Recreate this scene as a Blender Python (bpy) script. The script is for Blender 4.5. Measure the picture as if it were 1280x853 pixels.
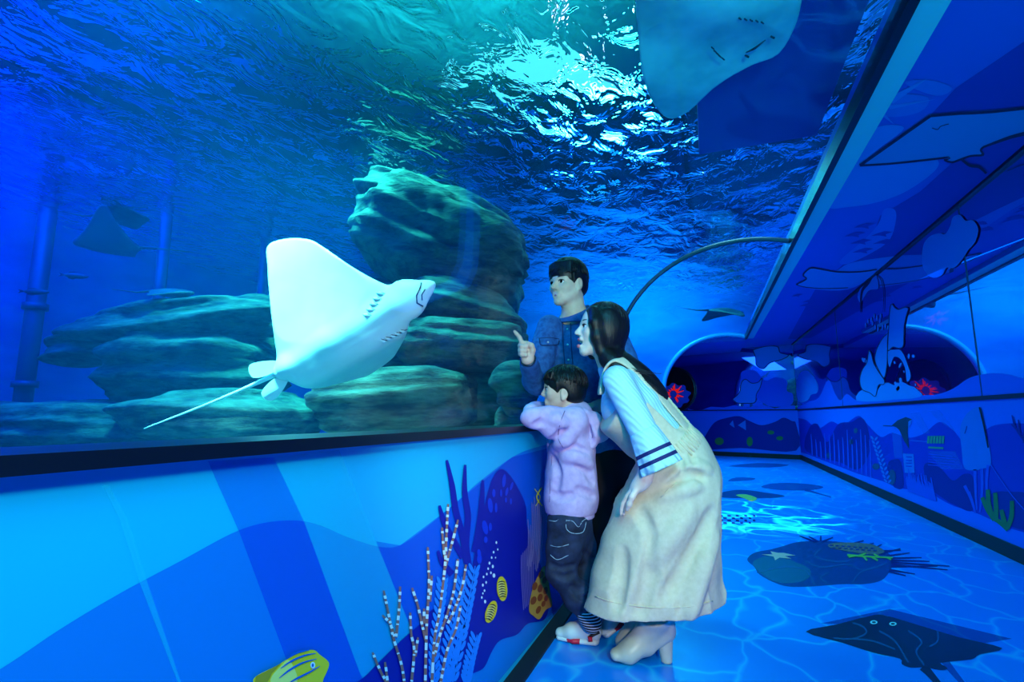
import bpy, bmesh, math, random
import numpy as np
from mathutils import Vector, noise
from mathutils.geometry import tessellate_polygon

for o in list(bpy.data.objects):
    bpy.data.objects.remove(o)
SC = bpy.context.scene
COL = SC.collection
PI = math.pi

# ------------------------------------------------------------------ camera
F = 650.0                                   # focal length in pixels of the 1280 wide frame
EYE = np.array([0.0, 0.0, 0.95])
PITCH = math.atan2(520.0 - 426.5, F)        # horizon at row 520
YAW = math.atan2(885.0 - 640.0, F / math.cos(PITCH))   # the tunnel runs along +Y
cam_data = bpy.data.cameras.new('camera')
cam = bpy.data.objects.new('camera', cam_data)
COL.objects.link(cam)
cam.location = EYE
cam.rotation_euler = (PI / 2 + PITCH, 0, YAW)
cam_data.sensor_width = 36.0
cam_data.lens = F * 36.0 / 1280.0
cam_data.clip_start = 0.02
cam_data.clip_end = 200
SC.camera = cam

# ------------------------------------------------------------------ colour, world, lights
SC.view_settings.view_transform = 'Standard'
SC.view_settings.look = 'None'
SC.view_settings.gamma = 1.0
SC.view_settings.use_curve_mapping = False
SC.view_settings.exposure = 0.0
SC.cycles.use_denoising = True
SC.cycles.caustics_reflective = False
SC.cycles.caustics_refractive = False
SC.cycles.sample_clamp_indirect = 3.0
SC.cycles.max_bounces = 10
SC.cycles.diffuse_bounces = 3
SC.cycles.glossy_bounces = 5
SC.cycles.transparent_max_bounces = 24
SC.cycles.volume_bounces = 0

world = bpy.data.worlds.new('world')
SC.world = world
world.use_nodes = True
world.node_tree.nodes['Background'].inputs[0].default_value = (0.004, 0.03, 0.25, 1)
world.node_tree.nodes['Background'].inputs[1].default_value = 0.25


def look_at(o, target):
    d = Vector(target) - o.location
    o.rotation_euler = d.to_track_quat('-Z', 'Y').to_euler()


def area_light(name, loc, target, size, power, color, size_y=None, spread=PI):
    L = bpy.data.lights.new(name, 'AREA')
    L.energy = power
    L.color = color
    L.size = size
    if size_y:
        L.shape = 'RECTANGLE'
        L.size_y = size_y
    L.spread = spread
    o = bpy.data.objects.new(name, L)
    o.location = loc
    COL.objects.link(o)
    look_at(o, target)
    return o


def spot_light(name, loc, target, power, color, angle, blend=0.5, radius=0.05):
    L = bpy.data.lights.new(name, 'SPOT')
    L.energy = power
    L.color = color
    L.spot_size = math.radians(angle)
    L.spot_blend = blend
    L.shadow_soft_size = radius
    o = bpy.data.objects.new(name, L)
    o.location = loc
    COL.objects.link(o)
    look_at(o, target)
    return o


# corridor: a white lamp above the photographer, a cool one for the mural wall, blue lamps along the ceiling, an added ceiling fill
spot_light('camera_flash_lamp', (0.50, -0.05, 1.24), (-0.42, 2.2, 0.80), 100, (1.0, 0.93, 0.87), 56, 0.55, 0.05)
spot_light('corridor_wall_lamp', (0.9, -0.9, 2.3), (-0.73, 0.7, 0.40), 225, (0.50, 1.0, 0.86), 60, 0.9, 0.2)
area_light('corridor_blue_lamp', (0.15, 0.3, 2.35), (0.15, 2.0, 0.0), 1.0, 50, (0.02, 0.63, 0.95))
spot_light('ceiling_fill_light', (1.1, -1.9, 0.9), (1.45, 4.2, 2.45), 560, (0.02, 0.95, 0.86), 62, 0.8, 0.35)  # added fill, low behind the camera, to brighten the ceiling
area_light('corridor_blue_lamp_far', (1.2, 5.5, 2.42), (0.3, 5.7, 0), 0.5, 22, (0.0, 0.16, 1.0), 5.0)
area_light('corridor_blue_lamp_end', (0.2, 11.9, 2.4), (0.3, 12.4, 0), 0.6, 22, (0.01, 0.10, 1.0), 2.0)
# tank: floodlights hung above the water
L_ = area_light('tank_flood_cyan', (-1.05, 6.4, 3.75), (-1.05, 6.4, 0.8), 1.6, 36, (0.09, 0.86, 1.0), 4.6)
L_.rotation_euler = (0, 0, math.radians(-20))
area_light('tank_flood_rock', (-2.9, 3.3, 4.7), (-2.9, 3.7, 0.8), 0.8, 400, (0.05, 1.0, 0.84), 0.8, math.radians(80)).data.energy *= 1.35
area_light('tank_flood_near', (-1.75, 0.55, 4.5), (-2.15, 1.85, 1.0), 0.7, 400, (0.20, 1.0, 0.96), 0.7, math.radians(36)).data.energy *= 0.66
area_light('tank_flood_blue', (-5.2, 1.6, 4.4), (-5.4, 2.2, 0.8), 3.0, 1050, (0.0, 0.07, 1.0), 3.0)
area_light('tank_flood_blue_far', (-1.5, 9.4, 4.4), (-1.5, 9.4, 0.8), 2.0, 1500, (0.02, 0.66, 0.95), 3.0)
area_light('tank_flood_over_tunnel', (0.3, 4.9, 4.2), (0.2, 4.9, 0.0), 0.5, 110, (0.2, 0.85, 1.0), 1.2)
# a lamp over the tunnel; the caustic net is a pattern in its emission
L_ = spot_light('caustic_lamp', (0.25, 5.95, 3.75), (0.22, 5.7, 0.0), 11000, (0.55, 1.0, 1.0), 30, 0.5, 0.0)
L_.data.use_nodes = True
nt_ = L_.data.node_tree
em_ = nt_.nodes['Emission']
tc_ = nt_.nodes.new('ShaderNodeTexCoord')
vo_ = nt_.nodes.new('ShaderNodeTexVoronoi')
vo_.feature = 'DISTANCE_TO_EDGE'
vo_.inputs['Scale'].default_value = 9.0
nz_ = nt_.nodes.new('ShaderNodeTexNoise')
nz_.inputs['Scale'].default_value = 5.0
mx_ = nt_.nodes.new('ShaderNodeMix')
mx_.data_type = 'RGBA'
mx_.blend_type = 'LINEAR_LIGHT'
mx_.inputs[0].default_value = 0.16
rp_ = nt_.nodes.new('ShaderNodeValToRGB')
rp_.color_ramp.elements[0].position = 0.0
rp_.color_ramp.elements[0].color = (1, 1, 1, 1)
rp_.color_ramp.elements[1].position = 0.10
rp_.color_ramp.elements[1].color = (0.02, 0.02, 0.02, 1)
nt_.links.new(tc_.outputs['Normal'], nz_.inputs['Vector'])
nt_.links.new(tc_.outputs['Normal'], mx_.inputs[6])
nt_.links.new(nz_.outputs['Color'], mx_.inputs[7])
nt_.links.new(mx_.outputs[2], vo_.inputs['Vector'])
nt_.links.new(vo_.outputs['Distance'], rp_.inputs['Fac'])
nt_.links.new(rp_.outputs['Color'], em_.inputs['Strength'])
area_light('water_glow_fill_teal', (-1.9, 3.3, 3.7), (-1.9, 3.3, 6), 2.4, 190, (0.03, 0.95, 0.90), 3.0)  # added upward fill so the hall ceiling glows teal through the water
area_light('water_glow_fill_blue', (-5.0, 2.0, 3.7), (-5.0, 2.0, 6), 2.4, 90, (0.0, 0.10, 1.0), 3.0)  # added blue counterpart, gives the left of the surface its glow
for k, (x, y, w_, e_, c_) in enumerate(((-0.91, 3.47, 0.07, 0.12, (0.5, 0.5, 1)), (-0.90, 4.2, 0.09, 0.2, (0.45, 0.6, 1)), (-0.49, 5.75, 0.16, 0.5, (0.3, 0.4, 1)), (0.55, 6.2, 0.30, 1.0, (1, 0.9, 0.5)), (0.22, 7.0, 0.15, 0.6, (0.6, 0.9, 1)), (-0.64, 3.2, 0.07, 0.1, (0.3, 0.9, 1)))):
    area_light('tank_spot', (x, y, 3.7), (x, y, 0), w_, e_, c_)


# ------------------------------------------------------------------ pixel to place
def ray(px, py):
    r, u, f = px - 640.0, 426.5 - py, F
    fw = f * math.cos(PITCH) - u * math.sin(PITCH)
    up = f * math.sin(PITCH) + u * math.cos(PITCH)
    return np.array([r * math.cos(YAW) - fw * math.sin(YAW), r * math.sin(YAW) + fw * math.cos(YAW), up])


def on_x(px, py, X):
    d = ray(px, py)
    return EYE + d * (X / d[0])


def on_y(px, py, Y):
    d = ray(px, py)
    return EYE + d * (Y / d[1])


def on_z(px, py, Z):
    d = ray(px, py)
    return EYE + d * ((Z - EYE[2]) / d[2])


HEAD = np.array([-math.sin(YAW), math.cos(YAW), 0.0])     # the way the photographer faces
SIDE = np.array([math.cos(YAW), math.sin(YAW), 0.0])


def at(px, py, d):
    v = ray(px, py)
    return EYE + v * (d / v.dot(HEAD))


# ------------------------------------------------------------------ materials
def srgb(r, g, b):
    def c(v):
        v /= 255.0
        return v / 12.92 if v <= 0.04045 else ((v + 0.055) / 1.055) ** 2.4
    return (c(r), c(g), c(b), 1.0)


def mat(name, col, rough=0.6, metal=0.0, spec=0.5, emit=None, estr=0.0):
    m = bpy.data.materials.new(name)
    m.use_nodes = True
    b = m.node_tree.nodes['Principled BSDF']
    b.inputs['Base Color'].default_value = col if len(col) == 4 else (*col, 1)
    b.inputs['Roughness'].default_value = rough
    b.inputs['Metallic'].default_value = metal
    b.inputs['Specular IOR Level'].default_value = spec
    if emit:
        b.inputs['Emission Color'].default_value = emit if len(emit) == 4 else (*emit, 1)
        b.inputs['Emission Strength'].default_value = estr
    return m


def node(m, t, **kw):
    n = m.node_tree.nodes.new(t)
    for k, v in kw.items():
        setattr(n, k, v)
    return n


def link(m, a, b):
    m.node_tree.links.new(a, b)


def bsdf(m):
    return m.node_tree.nodes['Principled BSDF']


def noisy(m, c1, c2, scale=(8, 8, 8), detail=6, lo=0.35, hi=0.65, bump=0.0, bdist=0.01, rough=0.55):
    """mottle a material between two colours, with an optional bump from the same noise"""
    tc = node(m, 'ShaderNodeTexCoord')
    mp = node(m, 'ShaderNodeMapping')
    mp.inputs['Scale'].default_value = scale
    nz = node(m, 'ShaderNodeTexNoise')
    nz.inputs['Scale'].default_value = 1.0
    nz.inputs['Detail'].default_value = detail
    nz.inputs['Roughness'].default_value = rough
    rp = node(m, 'ShaderNodeValToRGB')
    rp.color_ramp.elements[0].position = lo
    rp.color_ramp.elements[1].position = hi
    rp.color_ramp.elements[0].color = c1
    rp.color_ramp.elements[1].color = c2
    link(m, tc.outputs['Object'], mp.inputs['Vector'])
    link(m, mp.outputs['Vector'], nz.inputs['Vector'])
    link(m, nz.outputs['Fac'], rp.inputs['Fac'])
    link(m, rp.outputs['Color'], bsdf(m).inputs['Base Color'])
    if bump:
        bp = node(m, 'ShaderNodeBump')
        bp.inputs['Strength'].default_value = bump
        bp.inputs['Distance'].default_value = bdist
        link(m, nz.outputs['Fac'], bp.inputs['Height'])
        link(m, bp.outputs['Normal'], bsdf(m).inputs['Normal'])
    return m


# ------------------------------------------------------------------ objects
def tag(o, label=None, cat=None, group=None, kind=None):
    if label:
        o['label'] = label
    if cat:
        o['category'] = cat
    if group:
        o['group'] = group
    if kind:
        o['kind'] = kind
    return o


def world_loc(p):
    v = Vector((0, 0, 0))
    while p is not None:
        v += p.location
        p = p.parent
    return v


def obj(name, verts, faces, m=None, parent=None, smooth=False, loc=None):
    """one mesh object; verts in world coordinates"""
    org = Vector(loc) if loc is not None else (world_loc(parent) if parent else Vector((0, 0, 0)))
    vs = np.asarray(verts, float) - np.array(org)
    me = bpy.data.meshes.new(name)
    me.from_pydata(vs.tolist(), [], [list(map(int, f)) for f in faces])
    if smooth:
        me.polygons.foreach_set('use_smooth', [True] * len(me.polygons))
    me.update()
    if m is not None:
        me.materials.append(m)
    o = bpy.data.objects.new(name, me)
    if parent is not None:
        o.parent = parent
        o.location = org - world_loc(parent)
    else:
        o.location = org
    COL.objects.link(o)
    return o


def empty(name, loc, label=None, cat=None, group=None):
    o = bpy.data.objects.new(name, None)
    o.location = loc
    o.empty_display_size = 0.1
    COL.objects.link(o)
    return tag(o, label, cat, group)


def struct(o):
    o['kind'] = 'structure'
    return o


class MB:
    """collects shapes into one mesh"""
    def __init__(self):
        self.v, self.f = [], []

    def add(self, vs, fs):
        n = len(self.v)
        self.v += [tuple(map(float, p)) for p in vs]
        self.f += [[i + n for i in q] for q in fs]
        return self

    def box(self, lo, hi):
        x0, y0, z0 = lo
        x1, y1, z1 = hi
        return self.add([(x0, y0, z0), (x1, y0, z0), (x1, y1, z0), (x0, y1, z0),
                         (x0, y0, z1), (x1, y0, z1), (x1, y1, z1), (x0, y1, z1)],
                        [(3, 2, 1, 0), (4, 5, 6, 7), (0, 1, 5, 4), (1, 2, 6, 5), (2, 3, 7, 6), (3, 0, 4, 7)])

    def tube(self, pts, r, n=10, caps=True):
        pts = [Vector(p) for p in pts]
        rs = r if hasattr(r, '__len__') else [r] * len(pts)
        up = Vector((0.13, 0.21, 0.97))
        rings = []
        for i, p in enumerate(pts):
            t = (pts[min(i + 1, len(pts) - 1)] - pts[max(i - 1, 0)]).normalized()
            u = t.cross(up)
            if u.length < 1e-3:
                u = t.cross(Vector((1, 0, 0)))
            u.normalize()
            w = t.cross(u)
            rings.append([p + (u * math.cos(a) + w * math.sin(a)) * rs[i] for a in [2 * PI * k / n for k in range(n)]])
        vs = [q for rg in rings for q in rg]
        fs = []
        for i in range(len(pts) - 1):
            for k in range(n):
                a, b = i * n + k, i * n + (k + 1) % n
                fs.append((a, a + n, b + n, b))
        if caps:
            fs.append(tuple(range(n)))
            fs.append(tuple(reversed(range((len(pts) - 1) * n, len(pts) * n))))
        return self.add(vs, fs)

    def build(self, name, m=None, parent=None, smooth=False, loc=None):
        return obj(name, self.v, self.f, m, parent, smooth, loc)


def spline(pts, n=8, closed=True):
    """Catmull-Rom through 2-D or 3-D points"""
    P = [np.asarray(p, float) for p in pts]
    m = len(P)
    out = []
    rng = range(m) if closed else range(m - 1)
    for i in rng:
        g = (lambda k: P[k % m]) if closed else (lambda k: P[min(max(k, 0), m - 1)])
        p0, p1, p2, p3 = g(i - 1), g(i), g(i + 1), g(i + 2)
        for k in range(n):
            t = k / n
            out.append(0.5 * ((2 * p1) + (-p0 + p2) * t + (2 * p0 - 5 * p1 + 4 * p2 - p3) * t * t + (-p0 + 3 * p1 - 3 * p2 + p3) * t ** 3))
    if not closed:
        out.append(P[-1])
    return out


def tess(pts3):
    return [tuple(t) for t in tessellate_polygon([[Vector(p) for p in pts3]])]


def print_on(name, polys, to_plane, m, parent, smooth=8):
    """a printed figure: polygons given in photograph pixels, laid flat on the wall they are printed on"""
    mb = MB()
    for i_, pl in enumerate(polys):
        q = spline(pl, smooth) if smooth else pl
        w = [to_plane(p[0], p[1]) for p in q]
        if len(polys) > 1:
            n_ = np.cross(w[len(w) // 3] - w[0], w[2 * len(w) // 3] - w[0])
            n_ = unit(n_) if np.linalg.norm(n_) > 1e-12 else np.zeros(3)
            n_ = n_ if n_.dot(EYE - w[0]) > 0 else -n_
            w = [p + n_ * 4e-5 * (i_ % 12) for p in w]
        mb.add(w, tess(w))
    return mb.build(name, m, parent)


def stroke(pts, w, closed=False, n=6):
    """a brush line in pixels as a polygon; w one width or one per point"""
    P = spline(pts, n, closed)
    ws = w if hasattr(w, '__len__') else [w] * len(pts)
    out_l, out_r = [], []
    for i, p in enumerate(P):
        q0, q1 = P[max(i - 1, 0)], P[min(i + 1, len(P) - 1)]
        t = q1 - q0
        t = t / (np.linalg.norm(t) + 1e-9)
        nrm = np.array([-t[1], t[0]])
        u = i / max(len(P) - 1, 1) * (len(ws) - 1)
        k = min(int(u), len(ws) - 2) if len(ws) > 1 else 0
        wd = ws[0] if len(ws) == 1 else ws[k] + (ws[k + 1] - ws[k]) * (u - k)
        out_l.append(p + nrm * wd / 2)
        out_r.append(p - nrm * wd / 2)
    return out_l + out_r[::-1]


# ------------------------------------------------------------------ solid shapes from distance fields
def unit(v):
    v = np.asarray(v, float)
    return v / np.linalg.norm(v)


class Solid:
    """a smooth union of rounded shapes, meshed as one continuous skin"""
    def __init__(self, lo, hi, h):
        self.h = h
        self.lo = np.asarray(lo, float)
        self.n = np.maximum(np.ceil((np.asarray(hi, float) - self.lo) / h).astype(int) + 1, 2)
        self.d = np.full(self.n, 1.0, np.float32)

    def _block(self, lo, hi):
        a = np.clip(np.floor((np.asarray(lo) - self.lo) / self.h).astype(int), 0, self.n)
        b = np.clip(np.ceil((np.asarray(hi) - self.lo) / self.h).astype(int) + 1, 0, self.n)
        if np.any(b <= a):
            return None, None
        ax = [self.lo[i] + self.h * np.arange(a[i], b[i]) for i in range(3)]
        X, Y, Z = np.meshgrid(*ax, indexing='ij', sparse=True)
        return (slice(a[0], b[0]), slice(a[1], b[1]), slice(a[2], b[2])), (X, Y, Z)

    def _merge(self, sl, e, k, op):
        d = self.d[sl]
        e = e.astype(np.float32)
        if op == 'sub':
            e = -e
            if k > 0:
                hh = np.maximum(k - np.abs(d - e), 0) / k
                self.d[sl] = np.maximum(d, e) + hh * hh * k * 0.25
            else:
                self.d[sl] = np.maximum(d, e)
        elif op == 'and':
            self.d[sl] = np.maximum(d, e)
        else:
            if k > 0:
                hh = np.maximum(k - np.abs(d - e), 0) / k
                self.d[sl] = np.minimum(d, e) - hh * hh * k * 0.25
            else:
                self.d[sl] = np.minimum(d, e)

    def cone(self, a, b, ra, rb, k=0.02, op='add'):
        a, b = np.asarray(a, float), np.asarray(b, float)
        pad = max(ra, rb) + k + 3 * self.h
        sl, G = self._block(np.minimum(a, b) - pad, np.maximum(a, b) + pad)
        if sl is None:
            return self
        ab = b - a
        q = [G[i] - a[i] for i in range(3)]
        t = np.clip((q[0] * ab[0] + q[1] * ab[1] + q[2] * ab[2]) / max(ab.dot(ab), 1e-9), 0, 1)
        e = np.sqrt(sum((q[i] - t * ab[i]) ** 2 for i in range(3))) - (ra + (rb - ra) * t)
        self._merge(sl, e, k, op)
        return self

    def chain(self, pts, rs, k=0.01, op='add'):
        for i in range(len(pts) - 1):
            self.cone(pts[i], pts[i + 1], rs[i], rs[i + 1], k, op)
        return self

    def ball(self, c, r, axes=None, k=0.02, op='add'):
        """ellipsoid with radii r along the orthonormal axes"""
        c = np.asarray(c, float)
        r = np.asarray(r if hasattr(r, '__len__') else (r, r, r), float)
        A = np.eye(3) if axes is None else np.asarray(axes, float)
        ext = np.sqrt(((A * r[:, None]) ** 2).sum(0))
        pad = k + 3 * self.h
        sl, G = self._block(c - ext - pad, c + ext + pad)
        if sl is None:
            return self
        q = [G[i] - c[i] for i in range(3)]
        L = [sum(q[i] * A[j][i] for i in range(3)) for j in range(3)]
        k0 = np.sqrt(sum((L[j] / r[j]) ** 2 for j in range(3)))
        k1 = np.sqrt(sum((L[j] / r[j] ** 2) ** 2 for j in range(3))) + 1e-6
        self._merge(sl, k0 * (k0 - 1) / k1, k, op)
        return self

    def slab(self, a, b, wa, wb, side, k=0.02, op='add'):
        """a tapered body of elliptic section between a and b; wa, wb = (half width along side, half depth)"""
        a, b = np.asarray(a, float), np.asarray(b, float)
        ab = b - a
        L = np.linalg.norm(ab)
        ax = ab / L
        s = np.asarray(side, float)
        s = unit(s - ax * s.dot(ax))
        f = np.cross(ax, s)
        big = max(*wa, *wb)
        pad = big + k + 3 * self.h
        sl, G = self._block(np.minimum(a, b) - pad, np.maximum(a, b) + pad)
        if sl is None:
            return self
        q = [G[i] - a[i] for i in range(3)]
        al = sum(q[i] * ax[i] for i in range(3))
        t = np.clip(al / L, 0, 1)
        over = al - t * L
        ls = sum(q[i] * s[i] for i in range(3))
        lf = sum(q[i] * f[i] for i in range(3))
        w = wa[0] + (wb[0] - wa[0]) * t
        dp = wa[1] + (wb[1] - wa[1]) * t
        m = np.minimum(w, dp)
        k0 = np.sqrt((ls / w) ** 2 + (lf / dp) ** 2 + (over / m) ** 2)
        k1 = np.sqrt((ls / w ** 2) ** 2 + (lf / dp ** 2) ** 2 + (over / m ** 2) ** 2) + 1e-6
        self._merge(sl, k0 * (k0 - 1) / k1, k, op)
        return self

    def loft(self, secs, side, k=0.03, op='add'):
        """secs: (centre, half width, half depth)"""
        for i in range(len(secs) - 1):
            (a, wa, da), (b, wb, db) = secs[i], secs[i + 1]
            self.slab(a, b, (wa, da), (wb, db), side, k, op)
        return self

    def half(self, p, nrm, op='sub', k=0.0):
        """cut away everything on the side nrm points to"""
        nrm = unit(nrm)
        sl, G = self._block(self.lo, self.lo + self.n * self.h)
        e = sum((G[i] - p[i]) * nrm[i] for i in range(3))
        self._merge(sl, np.broadcast_to(-e, self.d.shape), k, 'sub')
        return self

    def warp(self, fn):
        """add a displacement (metres, positive swells) to the field"""
        sl, G = self._block(self.lo, self.lo + self.n * self.h)
        self.d -= np.broadcast_to(fn(*G), self.d.shape).astype(np.float32)
        return self

    def mesh(self):
        d, h = self.d, self.h
        s = d < 0
        c = np.zeros(np.array(d.shape) - 1, np.uint8)
        for i in (0, 1):
            for j in (0, 1):
                for k in (0, 1):
                    c += s[i:d.shape[0] - 1 + i, j:d.shape[1] - 1 + j, k:d.shape[2] - 1 + k]
        I = np.argwhere((c > 0) & (c < 8))
        idx = np.full(c.shape, -1, np.int64)
        idx[I[:, 0], I[:, 1], I[:, 2]] = np.arange(len(I))
        acc = np.zeros((len(I), 3))
        cnt = np.zeros(len(I))
        cs = [(i, j, k) for i in (0, 1) for j in (0, 1) for k in (0, 1)]
        val = {q: d[I[:, 0] + q[0], I[:, 1] + q[1], I[:, 2] + q[2]].astype(float) for q in cs}
        for q in cs:
            for ax in range(3):
                if q[ax] == 0:
                    r = list(q)
                    r[ax] = 1
                    va, vb = val[q], val[tuple(r)]
                    mk = (va < 0) != (vb < 0)
                    t = np.where(mk, va / np.where(mk, va - vb, 1), 0)
                    p = np.tile(np.array(q, float), (len(I), 1))
                    p[:, ax] += t
                    acc[mk] += p[mk]
                    cnt[mk] += 1
        V = self.lo + (I + acc / np.maximum(cnt, 1)[:, None]) * h
        Fs = []
        for ax in range(3):
            a1, a2 = [(1, 2), (2, 0), (0, 1)][ax]
            lo = [slice(0, n) for n in d.shape]
            hi = [slice(0, n) for n in d.shape]
            lo[ax] = slice(0, d.shape[ax] - 1)
            hi[ax] = slice(1, d.shape[ax])
            ch = s[tuple(lo)] != s[tuple(hi)]
            E = np.argwhere(ch)
            E = E[(E[:, a1] > 0) & (E[:, a2] > 0) & (E[:, a1] < d.shape[a1] - 1) & (E[:, a2] < d.shape[a2] - 1)]
            inside = s[E[:, 0], E[:, 1], E[:, 2]]
            def g(o1, o2):
                Q = E.copy()
                Q[:, a1] -= o1
                Q[:, a2] -= o2
                return idx[Q[:, 0], Q[:, 1], Q[:, 2]]
            quad = np.stack([g(1, 1), g(0, 1), g(0, 0), g(1, 0)], 1)
            quad[~inside] = quad[~inside][:, ::-1]
            Fs.append(quad)
        return V, np.concatenate(Fs)

    def build(self, name, m, parent=None, loc=None, relax=1):
        V, Q = self.mesh()
        if relax:
            for _ in range(relax):
                S = np.zeros_like(V)
                n = np.zeros(len(V))
                for a, b in ((0, 1), (1, 2), (2, 3), (3, 0)):
                    np.add.at(S, Q[:, a], V[Q[:, b]])
                    np.add.at(S, Q[:, b], V[Q[:, a]])
                    np.add.at(n, Q[:, a], 1)
                    np.add.at(n, Q[:, b], 1)
                V = 0.5 * V + 0.5 * S / np.maximum(n, 1)[:, None]
        return obj(name, V, Q, m, parent, True, loc)
# =================================================================== the corridor and the tunnel
XL, XR, ZC = -0.73, 1.866, 2.55          # mural wall, glass wall, ceiling
Y0, YA, YE = -2.6, 11.4, 13.1            # behind the camera, end of the tunnel, end of the corridor
AX, AZ, RX, RZ = 0.40, 1.44, 1.23, 1.14  # the arch of the acrylic


def arch(r=0.0, n=28, x_end=0.80):
    """section of the acrylic from the ledge up and over to the ceiling edge, grown by r"""
    a_end = math.acos((x_end - AX) / RX)
    pts = [(AX - RX - r, 0.905)] + [(AX + (RX + r) * math.cos(a), AZ + (RZ + r) * math.sin(a))
                                    for a in np.linspace(PI, a_end, n)]
    return pts


# printed vinyl floor: pale caustic net on blue
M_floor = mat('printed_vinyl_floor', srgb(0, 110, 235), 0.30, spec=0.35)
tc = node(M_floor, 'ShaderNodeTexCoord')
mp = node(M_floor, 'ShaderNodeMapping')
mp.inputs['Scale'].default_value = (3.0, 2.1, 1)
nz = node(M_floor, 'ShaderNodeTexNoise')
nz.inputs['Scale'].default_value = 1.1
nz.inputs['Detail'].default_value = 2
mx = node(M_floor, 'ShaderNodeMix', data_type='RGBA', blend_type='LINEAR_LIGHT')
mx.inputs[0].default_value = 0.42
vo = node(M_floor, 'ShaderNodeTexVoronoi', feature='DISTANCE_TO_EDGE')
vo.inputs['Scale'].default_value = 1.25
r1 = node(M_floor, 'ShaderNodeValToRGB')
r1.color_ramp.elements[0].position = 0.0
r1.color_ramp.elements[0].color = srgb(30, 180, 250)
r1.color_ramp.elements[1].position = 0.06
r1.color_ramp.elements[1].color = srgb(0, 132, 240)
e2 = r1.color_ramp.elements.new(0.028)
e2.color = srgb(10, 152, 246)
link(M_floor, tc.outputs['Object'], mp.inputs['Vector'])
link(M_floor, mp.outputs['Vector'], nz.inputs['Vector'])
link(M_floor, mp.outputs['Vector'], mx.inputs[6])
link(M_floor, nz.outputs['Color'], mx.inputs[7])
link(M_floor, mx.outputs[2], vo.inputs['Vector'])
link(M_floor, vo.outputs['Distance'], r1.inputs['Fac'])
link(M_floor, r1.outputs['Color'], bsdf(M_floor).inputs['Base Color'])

floor = struct(MB().box((-5, Y0, -0.06), (XR + 0.3, 15.6, 0)).build('floor', M_floor))

M_wall = mat('mural_light_blue', srgb(14, 178, 228), 0.42, spec=0.3)
M_black = mat('black_rubber', srgb(10, 12, 16), 0.35, spec=0.5)
M_black_matte = mat('black_paint', srgb(8, 9, 14), 0.6)
M_pale = mat('pale_painted_steel', srgb(150, 205, 225), 0.35)
M_rwall = mat('mural_deep_blue', srgb(20, 105, 225), 0.42, spec=0.3)
M_ceiling = mat('ceiling_print_blue', srgb(8, 92, 214), 0.55, spec=0.25)

wall_left = struct(MB().box((XL - 0.25, Y0, 0), (XL, YA, 0.885)).build('wall_left', M_wall))
trim_ledge = struct(MB().box((XL - 0.16, Y0, 0.885), (XL + 0.024, YA, 0.908)).build('trim_1', M_black))
mb = MB().box((XL, Y0, 0), (XL + 0.065, YA, 0.012))
baseboard_left = struct(mb.build('baseboard_left', M_black_matte))

wall_right = struct(MB().box((XR, Y0, 0), (XR + 0.2, YE + 0.2, 1.065)).build('wall_right', M_rwall))
trim_right = struct(MB().box((XR - 0.012, Y0, 1.062), (XR + 0.2, YE, 1.092)).build('trim_2', M_black))
baseboard_right = struct(MB().box((XR - 0.015, Y0, 0), (XR, YE, 0.10)).build('baseboard_right', M_black_matte))

ceiling = struct(MB().box((0.80, Y0, ZC), (XR + 0.2, YE + 2.4, ZC + 0.12)).build('ceiling', M_ceiling))
trim_beam = struct(MB().box((0.815, Y0, ZC - 0.055), (0.935, YA, ZC + 0.02)).build('trim_3', M_pale))
trim_gasket = struct(MB().box((0.775, Y0, ZC - 0.075), (0.815, YA, ZC + 0.02)).build('trim_4', M_black))
trim_crease = struct(MB().box((XR - 0.022, Y0, ZC - 0.022), (XR, YE, ZC)).build('trim_5', M_black))

# acrylic: a clear curved sheet, faintly mirroring the corridor
def clear_sheet(name, gloss_tint, grazing, rough=0.0):
    m = bpy.data.materials.new(name)
    m.use_nodes = True
    nt = m.node_tree
    nt.nodes.remove(nt.nodes['Principled BSDF'])
    out = nt.nodes['Material Output']
    tr = node(m, 'ShaderNodeBsdfTransparent')
    gl = node(m, 'ShaderNodeBsdfGlossy')
    gl.inputs['Color'].default_value = gloss_tint
    gl.inputs['Roughness'].default_value = rough
    lw = node(m, 'ShaderNodeLayerWeight')
    lw.inputs['Blend'].default_value = 0.5
    pw = node(m, 'ShaderNodeMath', operation='POWER')
    pw.inputs[1].default_value = 5.0
    ma = node(m, 'ShaderNodeMath', operation='MULTIPLY_ADD')
    ma.inputs[1].default_value = grazing
    ma.inputs[2].default_value = 0.02
    link(m, lw.outputs['Facing'], pw.inputs[0])
    link(m, pw.outputs[0], ma.inputs[0])
    ms = node(m, 'ShaderNodeMixShader')
    link(m, ma.outputs[0], ms.inputs[0])
    link(m, tr.outputs[0], ms.inputs[1])
    link(m, gl.outputs[0], ms.inputs[2])
    link(m, ms.outputs[0], out.inputs['Surface'])
    return m


M_acrylic = clear_sheet('clear_acrylic', (0.8, 0.95, 1, 1), 0.25)
inner, outer = arch(0.0), arch(0.03)
vs, fs = [], []
n = len(inner)
for Y in (Y0, YA):
    vs += [(x, Y, z) for x, z in inner] + [(x, Y, z) for x, z in outer]
N2 = 2 * n
for i in range(n - 1):
    fs.append((i, i + 1, N2 + i + 1, N2 + i))
    fs.append((n + i, N2 + n + i, N2 + n + i + 1, n + i + 1))
window_1 = struct(obj('window_1', vs, fs, M_acrylic, None, True))


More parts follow.
